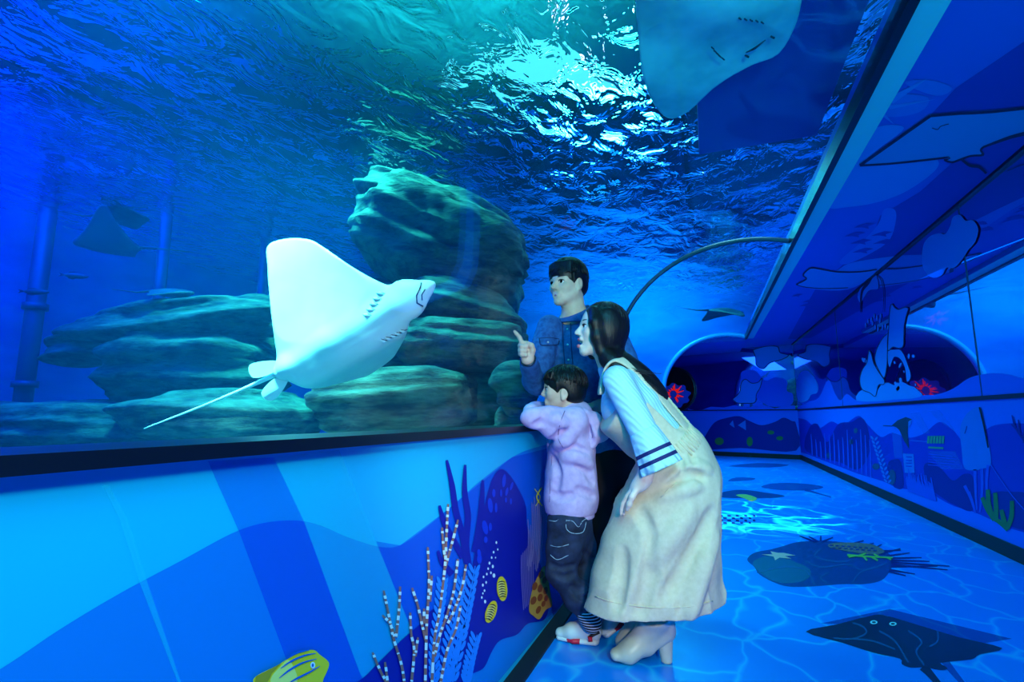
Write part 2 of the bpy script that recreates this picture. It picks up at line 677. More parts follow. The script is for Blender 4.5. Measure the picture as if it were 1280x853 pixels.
def arch_band(name, y0, y1, r0, r1, m, parent):
    a, b = arch(r0, 40), arch(r1, 40)
    v, f = [], []
    k = len(a)
    for Y in (y0, y1):
        v += [(x, Y, z) for x, z in a] + [(x, Y, z) for x, z in b]
    for i in range(k - 1):
        f += [(i, i + 1, 2 * k + i + 1, 2 * k + i), (k + i, 3 * k + i, 3 * k + i + 1, k + i + 1),
              (i, k + i, k + i + 1, i + 1), (2 * k + i, 2 * k + i + 1, 3 * k + i + 1, 3 * k + i)]
    return obj(name, v, f, m, parent, True)


M_seam = mat('grey_sealant_seam', srgb(40, 70, 100), 0.4)
arch_band('joint_seam', 5.19, 5.215, -0.004, 0.034, M_seam, window_1)
M_rim = mat('blue_arch_rim', srgb(60, 150, 225), 0.3)
arch_band('arch_rim', YA - 0.02, YA + 0.10, -0.02, 0.06, M_rim, window_1)

# glass wall on the right: dark glass that mirrors the tunnel
M_mirror = bpy.data.materials.new('dark_reflecting_glass')
M_mirror.use_nodes = True
nt = M_mirror.node_tree
b = nt.nodes['Principled BSDF']
b.inputs['Base Color'].default_value = srgb(2, 20, 120)
b.inputs['Roughness'].default_value = 0.15
gl = node(M_mirror, 'ShaderNodeBsdfGlossy')
gl.inputs['Color'].default_value = (0.75, 0.85, 1, 1)
gl.inputs['Roughness'].default_value = 0.012
ms = node(M_mirror, 'ShaderNodeMixShader')
ms.inputs[0].default_value = 0.62
link(M_mirror, b.outputs[0], ms.inputs[1])
link(M_mirror, gl.outputs[0], ms.inputs[2])
link(M_mirror, ms.outputs[0], nt.nodes['Material Output'].inputs['Surface'])
window_2 = struct(MB().box((XR, Y0, 1.092), (XR + 0.02, YE, ZC)).build('window_2', M_mirror))
M_joint = mat('dark_glass_joint', srgb(20, 40, 90), 0.4)
for yj in (1.9, 4.72, 8.9, YE - 0.03):
    MB().box((XR - 0.003, yj, 1.092), (XR + 0.001, yj + 0.016, ZC - 0.02)).build('glass_joint', M_joint, window_2)

# the end wall, slightly turned, with its own band of glass
EA, EB = np.array([XR, YE]), np.array([-4.6, 15.4])
def end_quad(z0, z1, off):
    nrm = unit(np.array([-(EB - EA)[1], (EB - EA)[0]]))
    nrm = nrm if nrm[1] < 0 else -nrm
    a, b2 = EA + nrm * off, EB + nrm * off
    c, d2 = EA + nrm * (off - 0.1), EB + nrm * (off - 0.1)
    v = [(a[0], a[1], z0), (b2[0], b2[1], z0), (d2[0], d2[1], z0), (c[0], c[1], z0),
         (a[0], a[1], z1), (b2[0], b2[1], z1), (d2[0], d2[1], z1), (c[0], c[1], z1)]
    return v, [(3, 2, 1, 0), (4, 5, 6, 7), (0, 1, 5, 4), (1, 2, 6, 5), (2, 3, 7, 6), (3, 0, 4, 7)]


wall_end = struct(obj('wall_end', *end_quad(0, 1.075, 0.0), M_rwall))
window_3 = struct(obj('window_3', *end_quad(1.09, ZC, 0.0), M_mirror))
struct(obj('trim_6', *end_quad(1.07, 1.092, 0.012), M_black))
struct(obj('baseboard_end', *end_quad(0, 0.10, 0.014), M_black_matte))
# low ceiling of the side corridor and the tank's end wall around the arch
struct(MB().box((-4.8, YA + 0.12, ZC - 0.08), (0.80, 15.6, ZC + 0.12)).build('trim_7', M_ceiling))
# =================================================================== the tank
ZW = 3.2                       # water level
TX, TY0, TY1 = -7.2, -3.0, YA  # far side and ends of the tank
M_tankwall = noisy(mat('blue_tank_wall', srgb(0, 60, 225), 0.8), srgb(10, 84, 200), srgb(20, 124, 236), (0.6, 0.6, 1.6), 4)
M_sand = noisy(mat('tank_sand', srgb(110, 150, 150), 0.9), srgb(60, 100, 105), srgb(130, 165, 160), (5, 5, 5), 6, bump=0.5, bdist=0.03)
struct(MB().box((TX - 0.1, TY0 - 0.1, 0), (TX, TY1 + 0.1, 4.9)).build('wall_tank', M_tankwall))
struct(MB().box((TX, TY0 - 0.1, 0), (2.0, TY0, 4.9)).build('wall_tank_near', M_tankwall))
struct(MB().box((TX, TY0, 0.35), (XL - 0.26, TY1, 0.45)).build('trim_8', M_sand))
# far end of the tank: a wall with the arch cut out of it
pa = [(x, z) for x, z in arch(0.06, 24)]
ring = [(-0.83 - 0.06, 0.45), (TX, 0.45), (TX, 4.9), (2.0, 4.9), (2.0, ZC + 0.1), (0.8, ZC + 0.1), (0.8, ZC)] + pa[::-1]
v3 = [(x, TY1, z) for x, z in ring]
struct(obj('wall_tank_far', v3, tess(v3), M_tankwall))
struct(MB().box((1.95, TY0, ZC + 0.12), (2.05, TY1, 4.9)).build('wall_tank_right', M_tankwall))
M_hall = mat('hall_ceiling', srgb(70, 130, 140), 0.9)
struct(MB().box((TX, TY0, 4.9), (2.05, TY1, 5.0)).build('trim_9', M_hall))

# dark blue slab over the tunnel
M_slab = mat('dark_blue_slab', srgb(10, 50, 150), 0.7)
struct(MB().box((0.035, Y0, 2.87), (0.80, 3.88, 3.02)).build('trim_10', M_slab))

# water surface: mirrored from below past the critical angle, clear above it
M_water = bpy.data.materials.new('water_surface_from_below')
M_water.use_nodes = True
nt = M_water.node_tree
nt.nodes.remove(nt.nodes['Principled BSDF'])
tc = node(M_water, 'ShaderNodeTexCoord')
mp = node(M_water, 'ShaderNodeMapping')
mp.inputs['Scale'].default_value = (1.0, 0.6, 1.0)
nz = node(M_water, 'ShaderNodeTexNoise')
nz.inputs['Scale'].default_value = 5.5
nz.inputs['Detail'].default_value = 3
nz.inputs['Distortion'].default_value = 0.9
bp = node(M_water, 'ShaderNodeBump')
bp.inputs['Strength'].default_value = 1.0
bp.inputs['Distance'].default_value = 0.042
link(M_water, tc.outputs['Object'], mp.inputs['Vector'])
link(M_water, mp.outputs['Vector'], nz.inputs['Vector'])
link(M_water, nz.outputs['Fac'], bp.inputs['Height'])
fr = node(M_water, 'ShaderNodeFresnel')
fr.inputs['IOR'].default_value = 1.065
gl = node(M_water, 'ShaderNodeBsdfGlossy')
gl.inputs['Roughness'].default_value = 0.02
gl.inputs['Color'].default_value = (0.9, 1, 1, 1)
tr = node(M_water, 'ShaderNodeBsdfTransparent')
tr.inputs['Color'].default_value = (0.9, 1, 1, 1)
rf = node(M_water, 'ShaderNodeBsdfRefraction')
rf.inputs['IOR'].default_value = 1.18
rf.inputs['Roughness'].default_value = 0.0
m1 = node(M_water, 'ShaderNodeMixShader')
m1.inputs[0].default_value = 0.70
m2 = node(M_water, 'ShaderNodeMixShader')
for q in (fr, gl, rf):
    link(M_water, bp.outputs['Normal'], q.inputs['Normal'])
link(M_water, tr.outputs[0], m1.inputs[1])
link(M_water, rf.outputs[0], m1.inputs[2])
link(M_water, fr.outputs[0], m2.inputs[0])
link(M_water, m1.outputs[0], m2.inputs[1])
link(M_water, gl.outputs[0], m2.inputs[2])
link(M_water, m2.outputs[0], nt.nodes['Material Output'].inputs['Surface'])

nx, ny = 166, 260
gx = np.linspace(TX, 1.95, nx)
gy = np.linspace(TY0, TY1, ny)
GX, GY = np.meshgrid(gx, gy, indexing='ij')
GZ = ZW + sum(a * np.sin(kx * GX + ky * GY + ph) for a, kx, ky, ph in
              [(0.012, 2.1, 1.3, 0.3), (0.010, -1.2, 2.9, 1.1), (0.007, 5.1, 3.7, 2.0), (0.006, -4.4, 6.0, 0.7),
               (0.0045, 8.6, -5.2, 1.9), (0.004, 7.0, 9.5, 0.2), (0.003, -11.0, 9.0, 2.7)])
vs = np.stack([GX, GY, GZ], -1).reshape(-1, 3)
fs = [(i * ny + j, (i + 1) * ny + j, (i + 1) * ny + j + 1, i * ny + j + 1) for i in range(nx - 1) for j in range(ny - 1)]
tag(struct(obj('water_surface', vs, fs, M_water, None, True)), 'rippled water surface seen from below', 'water')

# the water itself
M_vol = bpy.data.materials.new('tank_water_haze')
M_vol.use_nodes = True
nt = M_vol.node_tree
nt.nodes.remove(nt.nodes['Principled BSDF'])
sc_ = node(M_vol, 'ShaderNodeVolumeScatter')
sc_.inputs['Color'].default_value = (0.01, 0.34, 0.95, 1)
sc_.inputs['Density'].default_value = 0.032
sc_.inputs['Anisotropy'].default_value = 0.1
ab = node(M_vol, 'ShaderNodeVolumeAbsorption')
ab.inputs['Color'].default_value = (0.02, 0.80, 0.96, 1)
ab.inputs['Density'].default_value = 0.14
ad = node(M_vol, 'ShaderNodeAddShader')
link(M_vol, sc_.outputs[0], ad.inputs[0])
link(M_vol, ab.outputs[0], ad.inputs[1])
link(M_vol, ad.outputs[0], nt.nodes['Material Output'].inputs['Volume'])
sec = [(-0.93, 0.46), (TX + 0.02, 0.46), (TX + 0.02, ZW - 0.06), (0.79, ZW - 0.06)] + arch(0.05, 20, 0.79)[::-1]
k = len(sec)
vs = [(x, TY0 + 0.02, z) for x, z in sec] + [(x, TY1 - 0.02, z) for x, z in sec]
fs = [(i, (i + 1) % k, k + (i + 1) % k, k + i) for i in range(k)]
t0 = tess([(x, 0, z) for x, z in sec])
fs += [tuple(t) for t in t0] + [tuple(k + i for i in reversed(t)) for t in t0]
w = obj('tank_water', vs, fs, M_vol)
bm = bmesh.new()
bm.from_mesh(w.data)
bmesh.ops.recalc_face_normals(bm, faces=bm.faces)
bm.to_mesh(w.data)
bm.free()
tag(w, 'clear blue green water filling the tank', 'water', kind='structure')
# =================================================================== rocks in the tank
M_rock = noisy(mat('layered_grey_rock', srgb(110, 130, 120), 0.9), srgb(28, 42, 44), srgb(128, 146, 126), (3, 3, 12), 9, 0.38, 0.72, bump=1.0, bdist=0.06, rough=0.68)


def rock(root, px, py, hw, hh, d, depth, seed, tilt=0.0, power=2.8, layers=9.0, name='rock_slab'):
    """a weathered, layered boulder; centre and half sizes read off the photograph, at distance d"""
    c = at(px, py, d)
    s = d / F
    rx, rz, ry = hw * s, hh * s, depth
    bm = bmesh.new()
    bmesh.ops.create_icosphere(bm, subdivisions=5, radius=1)
    ct, st = math.cos(tilt), math.sin(tilt)
    off = Vector((seed * 7.31, seed * 3.17, seed * 1.7))
    vs = []
    for v in bm.verts:
        p = v.co
        k = (abs(p.x) ** power + abs(p.y) ** power + abs(p.z) ** power) ** (-1.0 / power)
        q = Vector((p.x * rx, p.y * ry, p.z * rz)) * k
        n1 = noise.fractal(q * 1.6 + off, 1.0, 2.0, 4)
        w = noise.noise(q * 0.9 + off) * 0.10
        lay = q.z + w + 0.2 * noise.noise(Vector((q.x * 0.7, q.y * 0.7, 3)) + off) * 0.3
        st_ = noise.noise(Vector((q.x * 0.35, q.y * 0.35, lay * layers)) + off)
        st2 = noise.noise(Vector((q.x * 0.8, q.y * 0.8, lay * layers * 2.3)) + off)
        g = 1.0 + 0.16 * n1
        h = Vector((q.x * g, q.y * g, q.z * (1 + 0.12 * n1)))
        out = Vector((p.x, p.y, p.z * 0.25))
        h += out * (0.13 * st_ + 0.06 * st2) * min(1.0, (rx + ry) * 0.9)
        x, z = h.x * ct - h.z * st, h.x * st + h.z * ct
        vs.append(c + SIDE * x + HEAD * h.y + np.array([0, 0, z]))
    fs = [[v.index for v in f.verts] for f in bm.faces]
    bm.free()
    return obj(name, vs, fs, M_rock, root, True, c)


stack = empty('rock_outcrop', (*at(560, 400, 4.6)[:2], 0.45), 'tall stack of layered rock slabs behind the pointing hand', 'rock', 'layered rock outcrops in the tank')
rock(stack, 556, 312, 108, 62, 4.8, 0.75, 1, -0.42, 3.2)
rock(stack, 520, 268, 62, 34, 5.0, 0.6, 2, -0.35)
rock(stack, 585, 388, 78, 27, 4.5, 0.55, 3, -0.28, 3.0)
rock(stack, 585, 436, 84, 32, 4.35, 0.55, 4, -0.08, 3.2)
rock(stack, 458, 410, 66, 62, 5.3, 0.6, 5, 0.1)
rock(stack, 496, 502, 92, 38, 3.8, 0.5, 6, 0.02, 4.5)
rock(stack, 610, 505, 62, 40, 4.4, 0.5, 7, 0.0)
arm = empty('rock_outcrop', (*at(240, 440, 4.7)[:2], 0.45), 'low rock outcrop with a log-like arm reaching left, behind the white ray', 'rock', 'layered rock outcrops in the tank')
rock(arm, 215, 402, 128, 30, 4.7, 0.35, 9, 0.12, 2.2)
rock(arm, 112, 437, 62, 24, 4.6, 0.28, 10, 0.1, 2.2)
rock(arm, 250, 470, 92, 60, 4.75, 0.5, 11, -0.05, 3.0)
rock(arm, 70, 545, 190, 42, 4.6, 0.7, 12, 0.02, 2.4)
rock(arm, 278, 522, 108, 34, 4.1, 0.6, 13, 0.03, 2.6)
rock(arm, 318, 425, 56, 52, 5.4, 0.5, 14, 0.2, 2.4)
c_ = at(645, 487, 3.25)
boulder = empty('boulder', (c_[0], c_[1], 0.45), 'rounded boulder close to the glass in front of the boy\'s face', 'rock')
rock(boulder, 645, 487, 31, 37, 3.25, 0.22, 8, 0.2, 2.2, 9.0, 'rounded_stone')
rock(boulder, 640, 565, 26, 60, 3.42, 0.13, 15, 0.0, 3.0, 9.0, 'footing_stone')

# pipes standing in the water
M_pipe = mat('dark_blue_pipe', srgb(10, 30, 110), 0.5)
for (px, d, r, lab) in ((42, 5.6, 0.085, 'dark upright pipe nearest the left edge of the picture'),
                        (196, 5.7, 0.06, 'dark upright pipe rising behind the rock arm'),
                        (325, 6.6, 0.06, 'faint upright pipe behind the white ray')):
    p = at(px, 400, d)
    mb = MB().tube([(p[0], p[1], 0.45), (p[0], p[1], 1.7), (p[0], p[1], 3.9)], r, 14)
    root = mb.build('water_pipe', M_pipe, None, True, (p[0], p[1], 0.45))
    tag(root, lab, 'pipe', 'upright pipes in the tank')
    for z in (1.25, 2.1):
        MB().tube([(p[0], p[1], z), (p[0], p[1], z + 0.07)], r * 1.35, 14).build('pipe_collar', M_pipe, root, True)


# =================================================================== rays
def poly_dist(X, Y, P):
    """signed distance to a polygon, negative inside"""
    d = np.full(np.broadcast(X, Y).shape, 1e9)
    ins = np.zeros(d.shape, bool)
    for i in range(len(P)):
        a, b = P[i], P[(i + 1) % len(P)]
        ex, ey = b[0] - a[0], b[1] - a[1]
        wx, wy = X - a[0], Y - a[1]
        t = np.clip((wx * ex + wy * ey) / (ex * ex + ey * ey + 1e-12), 0, 1)
        d = np.minimum(d, (wx - ex * t) ** 2 + (wy - ey * t) ** 2)
        c = (a[1] > Y) != (b[1] > Y)
        xi = a[0] + (Y - a[1]) * ex / (ey if abs(ey) > 1e-12 else 1e-12)
        ins ^= c & (X < xi)
    d = np.sqrt(d)
    return np.where(ins, -d, d)


def ray_solid(outline, h, thick, head_x, head_w, body_len):
    """flat-lying ray: x forward, y to its left, z up"""
    P = np.array(spline(outline, 6))
    lo = np.array([P[:, 0].min() - 3 * h, P[:, 1].min() - 3 * h, -thick * 1.3])
    hi = np.array([P[:, 0].max() + 3 * h, P[:, 1].max() + 3 * h, thick * 1.6])
    S = Solid(lo, hi, h)
    sl, (X, Y, Z) = S._block(lo, hi)
    sd = poly_dist(X[:, :, 0], Y[:, :, 0], P)[:, :, None]
    body = np.exp(-(Y / (head_w * 1.5)) ** 2) * np.clip(1 - ((X - head_x + body_len * 0.5) / (body_len * 0.75)) ** 2, 0, 1)
    T = np.minimum(thick * (0.16 + 0.84 * body), 0.004 + 0.9 * np.sqrt(np.maximum(-sd, 0) * thick * 0.25) + 0.0)
    up = np.where(Z > 0, 1.2, 0.85)
    e = np.maximum(sd, np.abs(Z) / up - T)
    S.d[...] = e.astype(np.float32)[:S.d.shape[0], :S.d.shape[1], :S.d.shape[2]]
    return S


def two_tone(o, m2, zdir):
    """dorsal skin on the faces that look along zdir"""
    o.data.materials.append(m2)
    z = Vector(zdir)
    for p in o.data.polygons:
        if p.normal.dot(z) > 0.05:
            p.material_index = 1


M_belly = noisy(mat('white_ray_belly', srgb(235, 248, 244), 0.5), srgb(226, 244, 240), srgb(250, 254, 252), (3, 3, 3), 5, bump=0.12, bdist=0.01)
M_back = noisy(mat('dark_ray_back', srgb(30, 50, 60), 0.6), srgb(20, 34, 44), srgb(55, 74, 80), (6, 6, 6), 5)
M_slit = mat('dark_slit', srgb(10, 40, 50), 0.6)
M_eye = mat('black_eye', srgb(5, 8, 10), 0.15)

# ---- the white eagle ray against the glass
u = 2.5 / F
half_out = [(211, 0), (205, 5), (194, 12), (182, 19), (170, 25), (157, 29), (133, 66), (110, 113), (97, 134), (72, 151),
            (45, 156), (33, 128), (17, 84), (1, 40), (-8, 16), (-12, 9)]
fin = [(-10, 16), (-40, 30), (-45, 12), (-20, 4)]
out = [(x * u, y * u) for x, y in half_out] + [(-14 * u, 0)] + [(x * u, -y * u) for x, y in reversed(half_out[1:])]
S = ray_solid(out, 0.008, 0.062, 205 * u, 26 * u, 215 * u)
S.ball((172 * u, 0, 0.006), (0.080, 0.080, 0.050), k=0.05)
S.ball((172 * u, 0.075, 0.022), (0.03, 0.018, 0.024), k=0.02)
S.ball((172 * u, -0.075, 0.022), (0.03, 0.018, 0.024), k=0.02)
S.ball((194 * u, 0, -0.004), (0.055, 0.036, 0.018), k=0.03)
S.chain([(150 * u, 0, 0), (60 * u, 0, 0.0), (0, 0, 0.004), (-14 * u, 0, 0.004)], [0.05, 0.045, 0.03, 0.014], 0.06)
V, Q = S.mesh()


def belly(x, y, sink=0.0):
    m_ = (np.abs(V[:, 0] - x) < 0.012) & (np.abs(V[:, 1] - y) < 0.012)
    return (x, y, (V[m_, 2].min() if m_.any() else -0.03) + sink)


T0 = at(361, 459, 2.5)
ax_f = unit(at(542, 355, 2.46) - T0)
ax_v = unit(-HEAD * 0.98 + np.array([0, 0, -0.16]))          # belly faces the glass
ax_l = unit(np.cross(ax_f, ax_v))
if ax_l[2] < 0:
    ax_l = -ax_l
ax_v = unit(ax_v - ax_f * ax_v.dot(ax_f))
ax_l = unit(ax_l - ax_f * ax_l.dot(ax_f))


def fly(p):
    """local ray coordinates to the tank, with the wings in mid beat"""
    p = np.atleast_2d(np.asarray(p, float))
    x, y, z = p[:, 0], p[:, 1], p[:, 2]
    # lower wing lifts away behind the body, upper wing curls a little at its tip
    r0 = 14 * u
    s = np.maximum(-y - r0, 0)
    ang = np.radians(84) * (1 - np.exp(-s / (16 * u)))
    R = 16 * u
    # walk along the bent wing
    n = 24
    ty, tz = np.zeros_like(s), np.zeros_like(s)
    for i in range(n):
        si = s * (i + 0.5) / n
        a = np.radians(84) * (1 - np.exp(-si / R))
        ty += np.cos(a) * s / n
        tz += np.sin(a) * s / n
    low = y < -r0
    nx = np.where(low, -r0 - ty - z * -np.sin(ang) * 0, y)
    nyy = np.where(low, -(r0 + ty) + z * np.sin(ang), y)
    nz = np.where(low, tz + z * np.cos(ang), z)
    w = np.maximum(y - 40 * u, 0)
    nz = nz + np.where(y > 0, 0.14 * w * w / (110 * u), 0) + np.where(y > 0, 0.09 * np.maximum(y, 0), 0)
    return T0 + x[:, None] * ax_f + nyy[:, None] * ax_l - nz[:, None] * ax_v


er = empty('eagle_ray', T0, 'large white-bellied eagle ray gliding past the glass toward the pointing hand', 'ray')
o = obj('body', fly(V), Q, M_belly, er, True)
# dorsal side: faces whose local normal pointed up
lp = V[Q].mean(1)
o.data.materials.append(M_back)
nl = np.cross(V[Q[:, 1]] - V[Q[:, 0]], V[Q[:, 2]] - V[Q[:, 0]])
for i, p in enumerate(o.data.polygons):
    if nl[i, 2] > 0 and lp[i, 2] > 0.002:
        p.material_index = 1
# check the orientation of the skin
# pelvic fins
fv = [(x * u, -y * u, 0.0) for x, y in fin]
for sgn in (1, -1):
    c3 = [(x * u, -sgn * y * u, z) for x, y in fin for z in (0,)]
    pts = spline([(p[0], p[1]) for p in c3], 6)
    top = fly([(p[0], p[1] * 0.9, 0.006) for p in pts])
    bot = fly([(p[0], p[1] * 0.9, -0.004) for p in pts])
    k = len(pts)
    f = [tuple(t) for t in tess([(p[0], p[1], 0) for p in pts])]
    f = f + [tuple(k + i for i in reversed(t)) for t in f] + [(i, (i + 1) % k, k + (i + 1) % k, k + i) for i in range(k)]
    obj('pelvic_fin', np.concatenate([top, bot]), f, M_belly, er)
tail = [at(361, 459, 2.5), at(345, 468, 2.52), at(310, 484, 2.56), at(255, 507, 2.62), at(180, 536, 2.7)]
MB().tube(spline(tail, 8, False), list(np.linspace(0.016, 0.0025, 33)), 8).build('tail', M_belly, er, True)
# gill slits, mouth, nostril crease and eye on the belly side
for sgn in (1, -1):
    for i in range(5):
        x0 = (145 - i * 6.5) * u
        y0 = (22 - i * 4.2) * u if sgn > 0 else -(30 - i * 1.0) * u
        pts = fly([belly(x0 + 4 * u, y0 - 3.5 * u, 0.002), belly(x0, y0), belly(x0 - 3 * u, y0 + 3.5 * u, 0.002)])
        MB().tube(pts + ax_f * 0.009, [0.001, 0.003, 0.001], 6).build('gill_shade', M_slit, er, True)  # dark line paints the shading beside each pale gill bump
        MB().tube(pts, [0.003, 0.010, 0.003], 6).build('gill_slit', M_belly, er, True)
MB().tube(fly([belly(184 * u, -17 * u), belly(180 * u, -12 * u), belly(184 * u, -4 * u), belly(193 * u, 3 * u), belly(197 * u, 8 * u)]), 0.0035, 6).build('mouth', M_slit, er, True)
MB().tube(fly([belly(187 * u, -12 * u), belly(190 * u, -6 * u), belly(197 * u, -2 * u)]), 0.003, 6).build('nostril', M_slit, er, True)
for sgn in (1, -1):
    c = fly([(173 * u, sgn * 0.088, 0.000)])[0]
    S2 = Solid(c - 0.03, c + 0.03, 0.003)
    S2.ball(c, 0.012)
    S2.build('eye', M_eye, er)

# ---- the ray resting over the tunnel roof, seen from right below
ZR = 2.72
pix = [(794, -8), (797, 40), (803, 92), (818, 132), (836, 150), (858, 142), (892, 108), (935, 84), (972, 70), (992, 38),
       (1003, -10), (1000, -70), (975, -150), (930, -230), (880, -215), (835, -150), (800, -80)]
P = np.array([on_z(a, b, ZR)[:2] for a, b in pix])
cP = np.array(on_z(905, 10, ZR)[:2])
fw = unit(np.array(on_z(985, 40, ZR)[:2]) - np.array(on_z(850, 10, ZR)[:2]))
lf = np.array([-fw[1], fw[0]])
loc2 = [((p - cP).dot(fw), (p - cP).dot(lf)) for p in P]
S = ray_solid(loc2, 0.009, 0.055, 0.30, 0.14, 0.75)
V, Q = S.mesh()


def roof(p):
    p = np.atleast_2d(np.asarray(p, float))
    xy = cP + p[:, :1] * fw + p[:, 1:2] * lf
    return np.concatenate([xy, ZR + p[:, 2:3] + 0.012 * np.sin(p[:, 1:2] * 9)], 1)


M_roofbelly = noisy(mat('pale_ray_belly_grey', srgb(190, 215, 215), 0.5), srgb(150, 185, 190), srgb(225, 238, 235), (2.5, 2.5, 2.5), 4)
rr = empty('stingray', (cP[0], cP[1], ZR), 'broad pale stingray seen from below, resting over the tunnel roof', 'ray')
o = obj('body', roof(V), Q, M_roofbelly, rr, True)
nl = np.cross(V[Q[:, 1]] - V[Q[:, 0]], V[Q[:, 2]] - V[Q[:, 0]])
o.data.materials.append(M_back)
for i, p in enumerate(o.data.polygons):
    if nl[i, 2] > 0:
        p.material_index = 1


def roof_px(a, b, z=-0.052):
    q = np.array(on_z(a, b, ZR - 0.05)[:2]) - cP
    return roof([(q.dot(fw), q.dot(lf), z)])[0]


MB().tube([roof_px(933, 71, -0.040), roof_px(944, 64, -0.046), roof_px(957, 53, -0.046)], [0.003, 0.006, 0.003], 6).build('mouth', M_slit, rr, True)
for (a, b) in ((966, 50), (934, 75)):
    MB().tube([roof_px(a - 2, b - 1, -0.042), roof_px(a + 2, b + 1, -0.042)], 0.005, 6).build('nostril', M_slit, rr, True)
for row in ([(925, 23), (932, 24), (939, 25), (946, 26), (953, 28)], [(891, 63), (894, 67), (897, 70), (900, 73), (904, 76)]):
    for (a, b) in row:
        MB().tube([roof_px(a - 1.5, b - 1.2, -0.05), roof_px(a + 1.5, b + 1.2, -0.05)], 0.0035, 6).build('gill_slit', M_slit, rr, True)
ta = np.array(on_z(815, -60, ZR)[:2])
MB().tube([(*(ta + fw * 0.05), ZR), (*(ta - fw * 0.4), ZR + 0.03), (*(ta - fw * 0.9), ZR + 0.02)], [0.022, 0.012, 0.004], 8).build('tail', M_back, rr, True)

# ---- dim rays and fish far back in the blue water
def small_ray(label, px, py, d, size, yaw, roll, droop, mbelly, mback):
    ol = [(0.5, 0), (0.47, 0.07), (0.40, 0.13), (0.22, 0.34), (0.02, 0.62), (-0.10, 0.64), (-0.20, 0.40), (-0.33, 0.15), (-0.40, 0.06)]
    pts = ol + [(-0.42, 0)] + [(x, -y) for x, y in reversed(ol[1:])]
    S = ray_solid([(x * size, y * size) for x, y in pts], size / 55, 0.075 * size, 0.5 * size, 0.16 * size, 0.9 * size)
    V, Q = S.mesh()
    c = at(px, py, d)
    f = SIDE * math.cos(yaw) + HEAD * math.sin(yaw)
    l = np.cross([0, 0, 1], f)
    upv = np.array([0, 0, 1.0]) * math.cos(roll) - l * math.sin(roll)
    l = l * math.cos(roll) + np.array([0, 0, 1.0]) * math.sin(roll)
    def go(p):
        p = np.atleast_2d(np.asarray(p, float))
        z = p[:, 2] + droop * (np.abs(p[:, 1]) ** 1.5) / math.sqrt(size)
        return c + p[:, :1] * f + p[:, 1:2] * l + z[:, None] * upv
    root = empty('distant_ray', c, label, 'ray', 'dim rays swimming far back')
    o = obj('body', go(V), Q, mbelly, root, True)
    nl = np.cross(V[Q[:, 1]] - V[Q[:, 0]], V[Q[:, 2]] - V[Q[:, 0]])
    o.data.materials.append(mback)
    for i, p in enumerate(o.data.polygons):
        if nl[i, 2] > 0:
            p.material_index = 1
    MB().tube(go([(-0.36 * size, 0, 0.01), (-0.7 * size, 0.04 * size, 0.0), (-1.15 * size, -0.03 * size, 0.02)]), [0.03 * size, 0.016 * size, 0.004 * size], 8).build('tail', mback, root, True)
    return root


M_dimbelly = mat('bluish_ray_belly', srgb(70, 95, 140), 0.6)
small_ray('dim grey-blue ray with raised wings swimming between the two pipes', 138, 308, 5.0, 0.62, PI + 0.3, 0.35, 0.55, M_dimbelly, M_back)
small_ray('dim ray silhouette just above and behind the other dim ray', 152, 272, 5.5, 0.55, 0.2, -0.2, 0.25, M_back, M_back)
small_ray('flat brown ray lying on top of the rock arm', 212, 366, 4.6, 0.42, 0.1, 0.12, -0.25, M_dimbelly, M_back)
small_ray('dark ray shape gliding far down the tunnel above the arch', 905, 390, 9.6, 0.85, 0.3, 0.1, -0.3, M_back, M_back)

def fish(label, px, py, d, L, H, heading, m, group=None):
    c = at(px, py, d)
    f = SIDE * math.cos(heading) + HEAD * math.sin(heading)
    s = np.cross([0, 0, 1], f)
    up = np.array([0, 0, 1.0])
    root = empty('fish', c, label, 'fish', group)
    S = Solid(c - L * 0.7, c + L * 0.7, L / 40)
    S.ball(c, (L * 0.5, L * 0.10, H * 0.5), np.array([f, s, up]), 0)
    S.ball(c + f * L * 0.28, (L * 0.26, L * 0.09, H * 0.27), np.array([f, s, up]), L * 0.05)
    S.build('body', m, root)
    def fin_(name, pts):
        q = [c + f * a * L + up * b * H for a, b in pts]
        k = len(q)
        v = [p + s * L * 0.008 for p in q] + [p - s * L * 0.008 for p in q]
        t = tess([(a, b, 0) for a, b in pts])
        obj(name, v, [tuple(x) for x in t] + [tuple(k + i for i in reversed(x)) for x in t] + [(i, (i + 1) % k, k + (i + 1) % k, k + i) for i in range(k)], m, root)
    fin_('tail_fin', [(-0.42, 0.05), (-0.72, 0.33), (-0.64, 0), (-0.72, -0.33), (-0.42, -0.05)])
    fin_('dorsal_fin', [(0.12, 0.42), (-0.1, 0.72), (-0.3, 0.6), (-0.36, 0.25)])
    fin_('belly_fin', [(0.05, -0.42), (-0.12, -0.7), (-0.3, -0.58), (-0.36, -0.25)])
    return root


M_fish = mat('dark_fish_skin', srgb(12, 30, 70), 0.5)
fish('dark round-bodied fish hanging alone under the rippled surface', 161, 208, 4.6, 0.20, 0.17, 2.6, M_fish)
fish('small dark fish low at the left near the first pipe', 45, 365, 5.2, 0.22, 0.06, 0.2, M_fish, 'small dark fish near the pipe')
fish('small slim fish higher than its companion near the first pipe', 95, 345, 5.3, 0.2, 0.06, 0.4, M_fish, 'small dark fish near the pipe')
# =================================================================== printed murals
def ink(name, col, alpha=1.0, rough=0.5):
    m = mat(name, col, rough, spec=0.3)
    if alpha < 1:
        bsdf(m).inputs['Alpha'].default_value = alpha
    return m


def lay_left(k):
    return lambda x, y: on_x(x, y, XL + 0.0010 * k)


def lay_right(k):
    return lambda x, y: on_x(x, y, XR - 0.0012 * k)


def lay_floor(k):
    return lambda x, y: on_z(x, y, 0.0008 * k)


def lay_ceil(k):
    return lambda x, y: on_z(x, y, ZC - 0.0015 * k)


